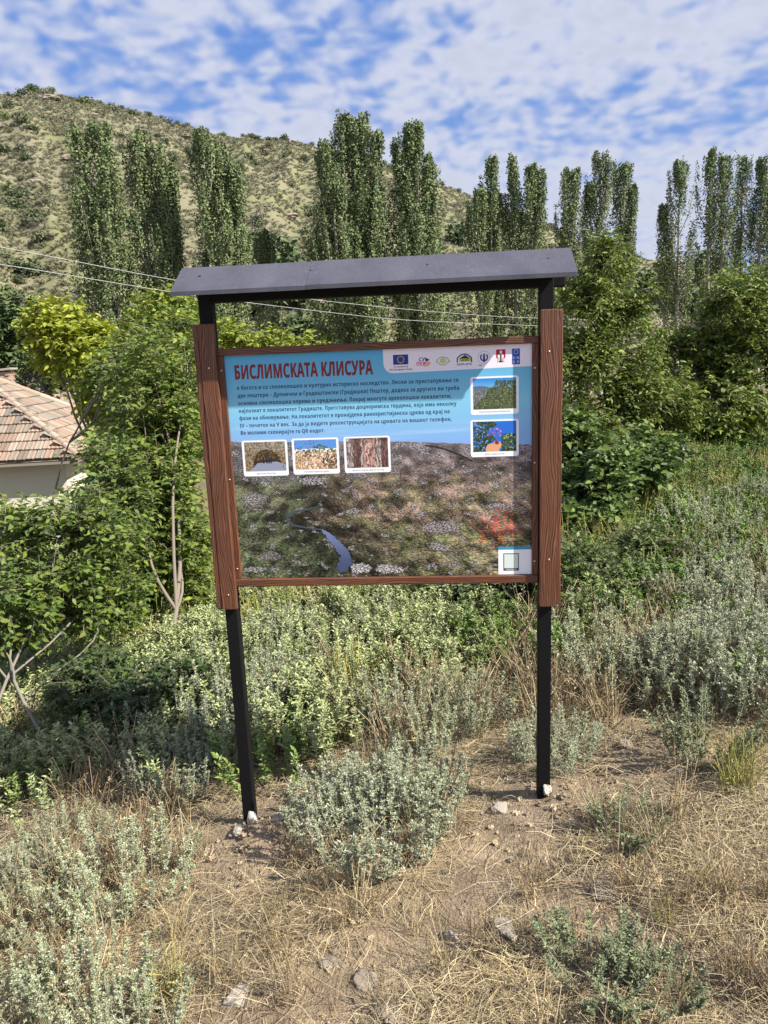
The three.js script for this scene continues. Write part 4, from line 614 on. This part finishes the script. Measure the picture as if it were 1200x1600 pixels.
// single stones on the soil: [px, py, width px, material, label]
const STONES = [];
{
  const R = mulberry(88), S = [
    [394, 1302, 17, 'stoneWhite', 'upright white stone wedged against the left post foot', 1.7], [853, 1258, 15, 'stoneWhite', 'white stone wedged against the right post foot', 1.1],
    [708, 1470, 26, 'stone', 'rounded pale grey stone on the trampled straw', 0.8], [790, 1458, 36, 'stone', 'flat angular grey stone on the trampled straw', 0.5], [572, 1535, 34, 'stoneDark', 'brownish half-buried stone at the straw centre', 0.5], [372, 1560, 40, 'stone', 'wide flat stone on straw below the left post', 0.4], [428, 1552, 22, 'stoneDark', 'small dark stone beside the wide flat stone', 0.6], [782, 1275, 24, 'stone', 'pale stone beside the right foot mound', 0.6], [945, 1395, 32, 'stoneDark', 'narrow earthy stone lying on the straw', 0.4], [780, 1402, 16, 'stoneDark', 'small upright brown stone on bare soil', 0.9], [520, 1505, 30, 'stoneDark', 'flat brown stone nearly buried in straw', 0.4], [612, 1590, 40, 'stoneDark', 'broad brown stone at the path edge', 0.4], [435, 1290, 16, 'stone', 'pale stone in the shade beside the left post foot', 0.7], [465, 1365, 18, 'stone', 'grey stone at the lower edge of the central wormwood', 0.6], [375, 1318, 18, 'stone', 'grey stone on the left foot mound', 0.7], [1165, 1550, 34, 'stoneDark', 'dark stone on bare earth beside the straw', 0.5], [720, 1120, 20, 'stone', 'grey stone under the weed bush', 0.6], [975, 1165, 22, 'stoneDark', 'brown stone among dry grass past the right post', 0.6], [1060, 1205, 20, 'stone', 'pale stone beside the upright blue-green herb', 0.6],
    [1128, 748, 26, 'stoneWhite', 'white boulder on the pale clearing', 0.7], [1148, 754, 34, 'stone', 'grey boulder beside the white boulder', 0.6], [1040, 750, 30, 'stone', 'grey boulder at the bush edge of the clearing', 0.7]];
  for (const [px, py, w, mat, label, hk] of S) {
    const p = onGround(px, py), s = w * 0.54 * p.distanceTo(camera.position) / FOCAL, g = new THREE.IcosahedronGeometry(1, 3), q = g.attributes.position, sd = R() * 50, cut = [dirRnd(R), dirRnd(R), dirRnd(R), dirRnd(R), dirRnd(R)];
    for (let i = 0; i < q.count; i++) { const v = V(q.getX(i), q.getY(i), q.getZ(i)); for (const c of cut) { const d = v.dot(c); if (d > 0.62) v.addScaledVector(c, 0.62 - d); } v.multiplyScalar(1 + 0.12 * noise3(v.x * 1.6 + sd, v.y * 1.6, v.z * 1.6) + 0.04 * noise3(v.x * 6 + sd, v.y * 6, v.z * 6)); q.setXYZ(i, v.x * s * 1.15, v.y * s * hk * 1.1, v.z * s * 0.9); }
    g.deleteAttribute('normal'); g.computeVertexNormals(); const m = part('stone', g, M[mat], scene); m.name = numbered(px > 1000 && py < 800 ? 'boulder' : 'stone'); m.position.copy(p); m.position.y += s * hk * 0.16; STONES.push([p.x, p.z, s]); m.rotation.y = R() * 6; tag(m, label, px > 1000 && py < 800 ? 'boulder' : 'stone');
  }
}

// ───────────────────────── uncountable cover ─────────────────────────
function scatter(name, geometry, material, list, label, category) {  // list: [p, turn, scale, tiltx, tiltz, tone]
  const m = new THREE.InstancedMesh(geometry, material, list.length), o = new THREE.Object3D(), c = new THREE.Color();
  list.forEach(([p, turn, s, tx = 0, tz = 0, tone = [1, 1, 1], hs = 1], i) => { o.position.copy(p); o.rotation.set(tx, turn, tz); o.scale.set(s, s * hs, s); o.updateMatrix(); m.setMatrixAt(i, o.matrix); m.setColorAt(i, c.setRGB(...tone)); });
  m.name = name; m.castShadow = m.receiveShadow = true; m.userData = { kind: 'stuff', label, category }; scene.add(m); return m;
}
const tilt = (x, z) => { const e = 0.12; return [Math.atan2(groundAt(x, z + e, false) - groundAt(x, z - e, false), -2 * e) * -1 + 0, 0]; };
{
  const R = mulberry(66);
  // flattened straw
  const mat = (seed, n, len, lift) => { const b = new Bag(), r = mulberry(seed), main = r() * 6.283; for (let i = 0; i < n; i++) { const a = r() < 0.5 ? main + (r() - 0.5) * 1.4 : r() * 6.283, l = len * (0.35 + 0.9 * r()), o = V((r() - 0.5) * 0.36, 0.004 + r() * lift, (r() - 0.5) * 0.36), d = V(Math.cos(a), (r() - 0.35) * 0.18, Math.sin(a)), q = V(-Math.sin(a), 0, Math.cos(a)).multiplyScalar((r() - 0.5) * l * 0.3); b.strip([o, o.clone().addScaledVector(d, l * 0.5).add(q).add(V(0, r() * 0.012, 0)), o.clone().addScaledVector(d, l)], 0.0017, 0.0009, pick(r, G_DRY, 0.3), V(0, 1, 0).addScaledVector(dirRnd(r), 0.5)); } return b.build(); };
  for (const [k, seed] of [71, 72, 73].entries()) {
    const list = [];
    for (let i = 0; i < 1150; i++) {
      const d = 1.15 + 4.2 * Math.pow(R(), 1.3), x = (R() - 0.5) * (1.6 + d * 1.15), z = -d;
      const bare = 1.25 * fbm2(x * 1.5 + 40, z * 1.5, 4) + 0.5 * Math.exp(-((x - 0.35) ** 2 + (d - 2.15) ** 2) / 0.12); if (bare > 0.0 + 0.36 * R() || STONES.some(([sx, sz, sr]) => Math.hypot(x - sx, z - sz) < sr + 0.1)) continue;
      const t = 0.75 + 0.4 * R(); list.push([V(x, groundAt(x, z) + 0.002, z), R() * 6.283, 0.8 + 0.5 * R(), (R() - 0.5) * 0.1, (R() - 0.5) * 0.1, [t, t, t * (0.9 + 0.15 * R())]]);
    }
    scatter(['dry_straw', 'dry_straw_001', 'dry_straw_002'][k], mat(seed, 60, 0.115, 0.011), M.straw, list, ['flattened dry straw lying over the bare soil', 'tangled dry straw scattered over the bare soil', 'loose dry straw strewn over the bare soil'][k], 'straw');
  }
  // upright dry grass
  const tuft = (seed, n, h, spread, pal, w = 0.003, heads = true) => { const b = new Bag(), r = mulberry(seed); for (let i = 0; i < n; i++) { const a = r() * 6.283, l = h * (0.4 + 0.7 * r()), s = spread * r(), o = V((r() - 0.5) * 0.12, -0.01, (r() - 0.5) * 0.12), t = V(o.x + Math.cos(a) * s * l, l * (1 - 0.35 * s), o.z + Math.sin(a) * s * l), m = o.clone().lerp(t, 0.5).add(V(0, 0.12 * l, 0)), c = pick(r, pal, 0.25); b.strip([o, m, t, t.clone().add(V(Math.cos(a) * 0.2 * l * s, -0.1 * l * s, Math.sin(a) * 0.2 * l * s))], w, w * 0.35, c, V(Math.sin(a + r()), 0.2, Math.cos(a))); if (heads && r() < 0.3) for (let q = 0; q < 5; q++) b.leaf(t.clone().addScaledVector(V(0, -1, 0), q * 0.008), dirRnd(r).add(V(0, 1, 0)).normalize(), dirRnd(r), 0.014, 0.004, c); } return b.build(); };
  const inView = (x, z) => { const d = -z; return d > 1 && Math.abs(x) < 0.62 * d + 0.5; };
  const tufts = [tuft(81, 46, 0.3, 0.7, G_DRY), tuft(82, 60, 0.22, 0.95, G_DRY)];
  tufts.forEach((g, k) => {
    const list = [];
    for (let i = 0; i < 5200; i++) {
      const d = 1.3 + 7.5 * Math.pow(R(), 1.1), x = (R() - 0.5) * (1.4 + d * 1.2), z = -d;
      let w = d < 2.9 ? 0.05 : d < 3.4 ? 0.16 : 0.2; if (x > 0.6 && d > 2.9) w = d < 4.2 ? 0.3 : 0.05; if (x < -0.9 && d < 2.8) w = 0.22; if (x < 0.5 && x > -2.2 && d > 3.7) w = 0.05;
      if (Math.hypot(x - FEET[0].p.x, z - FEET[0].p.z) < 0.15 || Math.hypot(x - FEET[1].p.x, z - FEET[1].p.z) < 0.2) continue;
      if (R() > w * (0.8 + 1.4 * fbm2(x * 0.9 + 7, z * 0.9, 3))) continue;
      const t = 0.7 + 0.5 * R(); list.push([V(x, groundAt(x, z), z), R() * 6.283, (0.6 + 0.7 * R()) * (d < 2.9 ? 0.7 : 1), (R() - 0.5) * 0.5, (R() - 0.5) * 0.5, [t, t * (0.92 + 0.1 * R()), t * 0.95]]);
    }
    scatter(k ? 'dry_grass_001' : 'dry_grass', g, M.straw, list, k ? 'short spreading dry grass tufts among the weeds' : 'tall dry grass stalks among the weeds', 'dry grass');
  });
  // yellow-green grass tufts
  const gt = tuft(83, 60, 0.3, 0.75, [[0.3, 0.28, 0.08], [0.24, 0.26, 0.07], [0.36, 0.3, 0.11]], 0.004), gl = [];
  for (const [x, y, s] of [[535, 1115, 1.3], [548, 1120, 1.1], [560, 1110, 1.0], [640, 1010, 1.1], [1150, 1240, 0.9], [1165, 1230, 0.8], [650, 1015, 0.9], [870, 880, 1.2], [900, 900, 1.1], [1010, 830, 1.3], [960, 845, 1.3], [270, 1560, 0.7], [1040, 1450, 0.4], [1100, 1400, 0.35]]) gl.push([onGround(x, y), R() * 6, s]);
  for (let i = 0; i < 500; i++) { const d = 4.5 + 6 * R(), x = (R() - 0.4) * d * 1.1; gl.push([V(x, groundAt(x, -d), -d), R() * 6, 0.7 + 0.7 * R(), (R() - 0.5) * 0.3, (R() - 0.5) * 0.3, [0.8 + 0.3 * R(), 0.9 + 0.2 * R(), 0.9]]); }
  scatter('green_grass', gt, M.straw, gl, 'yellow-green grass tufts between the weeds', 'grass');
  // pale leafy meadow herb behind the sign
  const herb = wormwood(405, { stems: 18, h: 0.27, r: 0.4, spread: 0.4, tufts: 8, per: 5, leaf: 0.019, low: 0.15, palette: G_HERB }), h2 = wormwood(406, { stems: 16, h: 0.24, r: 0.4, spread: 0.5, tufts: 8, per: 5, leaf: 0.021, low: 0.1, palette: [G_HERB[1], G_HERB[3], ...G_MID.slice(0, 3)] });
  const la = [], lb = [];
  for (let i = 0; i < 3900; i++) {
    const d = 2.75 + 9.3 * Math.pow(R(), 0.95), x = (R() - 0.5) * (d * 1.25 + 1), z = -d;
    let w = d < 3.0 ? 0.15 : d < 3.6 ? 0.55 : 1.2; if (x > -0.3 && d < 3.4) w *= 0.3; if (x > 0.4 && d < 3.5) w = 0.03; if (x > 0.5 && d < 4.4) w *= 0.4;
    if (R() > w * (0.85 + 0.8 * fbm2(x * 0.7 + 20, z * 0.7, 3))) continue;
    const t = 0.8 + 0.4 * R(), item = [V(x, groundAt(x, z) - 0.01, z), R() * 6.283, 0.75 + 0.6 * R(), (R() - 0.5) * 0.3, (R() - 0.5) * 0.3, [t, t, t]];
    if (x > 0.55) item[5] = [t * 0.6, t * 0.72, t * 0.5];
    (R() < (x > 0.55 ? 0.25 : 0.86) ? la : lb).push(item);
  }
  scatter('meadow_herb', herb.leaves, M.greyLeaf, la, 'pale green leafy herbs covering the meadow behind the sign', 'herbs'); scatter('meadow_herb_001', h2.leaves, M.greyLeaf, lb, 'greener low herbs mixed through the meadow', 'herbs');
  // small stones and clods
  const pebble = new THREE.IcosahedronGeometry(0.009, 1); { const p = pebble.attributes.position; for (let i = 0; i < p.count; i++) { const k = 1 + 0.75 * noise3(p.getX(i) * 120, p.getY(i) * 90, p.getZ(i) * 90); p.setXYZ(i, p.getX(i) * k, p.getY(i) * k * 0.62, p.getZ(i) * k); } pebble.computeVertexNormals(); }
  const pl = []; for (let i = 0; i < 6500; i++) { const d = 1.2 + 2.6 * R(), x = (R() - 0.45) * (1.4 + d), z = -d, near = Math.min(...FEET.map((f) => Math.hypot(x - f.p.x, z - f.p.z))); if (R() > 0.25 + Math.exp(-near * near / 0.08)) continue; const t = 0.6 + 0.6 * R(); pl.push([V(x, groundAt(x, z), z), R() * 6, 0.3 + 1.1 * Math.pow(R(), 3) + (near < 0.25 ? 0.1 : 0), R(), R(), [t, t * 0.93, t * 0.84]]); }
  const pm = new THREE.MeshStandardMaterial({ color: new THREE.Color().setRGB(0.36, 0.30, 0.23), roughness: 1 });
  scatter('pebble_scatter', pebble, pm, pl, 'small pebbles and clods on the bare soil', 'pebbles');
}
// ───────────────────────── hillside scrub ─────────────────────────
{
  const R = mulberry(99);
  const scrub = (seed, pal, n) => { const b = new Bag(), r = mulberry(seed); for (let i = 0; i < n; i++) { const d = dirRnd(r), q = Math.pow(r(), 0.4), k = 1 + 0.45 * noise3(d.x * 1.7 + seed, d.y * 1.7, d.z * 1.7), p = V(d.x * q * 0.75 * k, Math.max(-0.1, 0.42 + d.y * q * 0.5 * k), d.z * q * 0.75 * k), z = 0.1 + 0.1 * r(); b.leaf(p, dirRnd(r), dirRnd(r).add(V(0, 0.6, 0)).normalize(), z * 1.4, z, pick(r, pal, 0.25)); } const w = new Bag(); for (let i = 0; i < 4; i++) w.tube([V(0, -0.3, 0), V((r() - 0.5) * 0.7, 0.5, (r() - 0.5) * 0.7)], [0.03, 0.01], BARK, 3); return { leaves: b.build(), wood: w.build() }; };
  const protos = [scrub(501, [[0.11, 0.13, 0.065], [0.135, 0.155, 0.075]], 340), scrub(502, [[0.13, 0.175, 0.06], [0.165, 0.20, 0.07]], 340), scrub(503, [[0.16, 0.155, 0.105], [0.13, 0.13, 0.09]], 300), scrub(504, [[0.075, 0.11, 0.045], [0.095, 0.13, 0.052]], 520)];
  const words = ['dark olive shrub on the open hillside', 'fresh green shrub on the open hillside', 'greyish brown shrub on the open hillside', 'deep green shrub on the open hillside'];
  const put = (az, r, s, k, label, group) => { const p = hillPoint(az, r), root = thing('hill_shrub', label ?? words[k], 'shrub', p, R() * 6, group ?? words[k].replace('shrub', 'shrubs')); root.scale.set(s * (0.9 + 0.5 * R()), s * (0.8 + 0.4 * R()), s); part('stem', protos[k].wood, M.bark, root); part('foliage', protos[k].leaves, M.farLeaf, root, 'stuff'); };
  const rad = (px) => { const d = ray(px, 300); return Math.atan2(d.x, -d.z); };
  let made = 0;
  while (made < 270) { const az = mix(rad(-20), rad(900), Math.pow(R(), 1.35)), t = mix(0.02, 1.0, Math.pow(R(), 0.75)), r = mix(hillNear, ridgeAt(az), t); if (fbm2(az * 9, t * 5, 3) < -0.12 && R() < 0.6) continue; put(az, r, mix(1.1, 3.0, Math.pow(R(), 2)), [0, 0, 1, 2, 3][Math.floor(R() * 5)]); made++; }
  for (let i = 0; i < 60; i++) { const az = mix(rad(-10), rad(900), R()); put(az, ridgeAt(az) * (0.975 + 0.03 * R()), mix(1.0, 2.4, R()), R() < 0.6 ? 0 : 3, 'dark shrub standing on the crest of the hill', 'shrubs on the hill crest'); }
  for (const [px, t, s] of [[385, 0.16, 6.5], [410, 0.19, 7], [440, 0.17, 6.5], [462, 0.2, 6.5], [425, 0.24, 6], [395, 0.25, 5.5], [458, 0.1, 5], [720, 0.3, 5], [715, 0.42, 5], [1020, 0.3, 7], [1085, 0.35, 8], [1010, 0.55, 8], [1110, 0.6, 9], [870, 0.4, 6]]) { const az = rad(px); put(az, mix(hillNear, ridgeAt(az), t), s, 3, 'big dark green thicket bush at the hill foot behind the poplars', 'thicket bushes at the hill foot'); }
  put(rad(55), mix(hillNear, ridgeAt(rad(55)), 0.13), 3.2, 1, 'bright green shrub alone on the lower slope above the wires');
  // uncounted small scrub and grass clumps
  const small = scrub(505, [[0.14, 0.15, 0.085], [0.17, 0.17, 0.105]], 110), list = [];
  for (let i = 0; i < 5600; i++) { const az = mix(rad(-250), rad(1400), R()), t = Math.pow(R(), 0.8), r = mix(hillNear, ridgeAt(az), t); if (fbm2(az * 14 + 5, t * 9, 3) < 0.05 * R()) continue; const k = 0.7 + 0.7 * R(); list.push([hillPoint(az, r), R() * 6, mix(0.3, 1.15, Math.pow(R(), 2)), 0, 0, [k, k, k]]); }
  scatter('hillside_scrub', small.leaves, M.farLeaf, list, 'low scrub sprinkled over the whole hillside', 'scrub');
  const gr = new Bag(), rr = mulberry(506); for (let i = 0; i < 40; i++) { const a = rr() * 6.283, s = rr() * 0.5; gr.strip([V(Math.cos(a) * s * 0.7, -0.05, Math.sin(a) * s * 0.7), V(Math.cos(a) * (s + 0.15), 0.22, Math.sin(a) * (s + 0.15)), V(Math.cos(a) * (s + 0.35), 0.32, Math.sin(a) * (s + 0.35))], 0.09, 0.03, pick(rr, [[0.215, 0.21, 0.14], [0.18, 0.185, 0.11], [0.24, 0.235, 0.165]], 0.2), V(Math.sin(a), 0.3, Math.cos(a))); }
  const gl = []; for (let i = 0; i < 42000; i++) { const az = mix(rad(-150), rad(1300), R()), t = Math.pow(R(), 0.75), r = mix(hillNear, ridgeAt(az), t), k = 0.75 + 0.5 * R(); gl.push([hillPoint(az, r), R() * 6, mix(0.6, 1.6, R()), 0, 0, [k, k, k * 0.95]]); }
  scatter('hillside_grass', gr.build(), M.straw, gl, 'dry grass clumps covering the hillside', 'dry grass');
  // outcrops
  for (let i = 0; i < 46; i++) {
    const az = mix(rad(-20), rad(760), R()), t = mix(0.15, 0.95, R()), p = hillPoint(az, mix(hillNear, ridgeAt(az), t)), s = mix(0.9, 2.6, R() * R()), g = new THREE.IcosahedronGeometry(1, 2), q = g.attributes.position, sd = R() * 90;
    for (let k = 0; k < q.count; k++) { const v = V(q.getX(k), q.getY(k), q.getZ(k)); v.multiplyScalar(1 + 0.35 * noise3(v.x * 1.3 + sd, v.y * 1.3, v.z * 1.3)); q.setXYZ(k, v.x * s * 1.7, v.y * s * 0.55, v.z * s); }
    g.deleteAttribute('normal'); g.computeVertexNormals(); const m = part('rock_outcrop', g, M.stoneDark, scene); m.name = numbered('rock_outcrop'); m.position.copy(p); m.rotation.y = R() * 6; tag(m, 'grey rock outcrop on the open hillside', 'rock', 'rock outcrops on the hillside');
  }
}

const renderer = new THREE.WebGLRenderer({ antialias: true });
renderer.shadowMap.enabled = true; renderer.shadowMap.type = THREE.PCFSoftShadowMap;
renderer.toneMapping = THREE.LinearToneMapping; renderer.toneMappingExposure = EXPOSURE;
renderer.render(scene, camera);
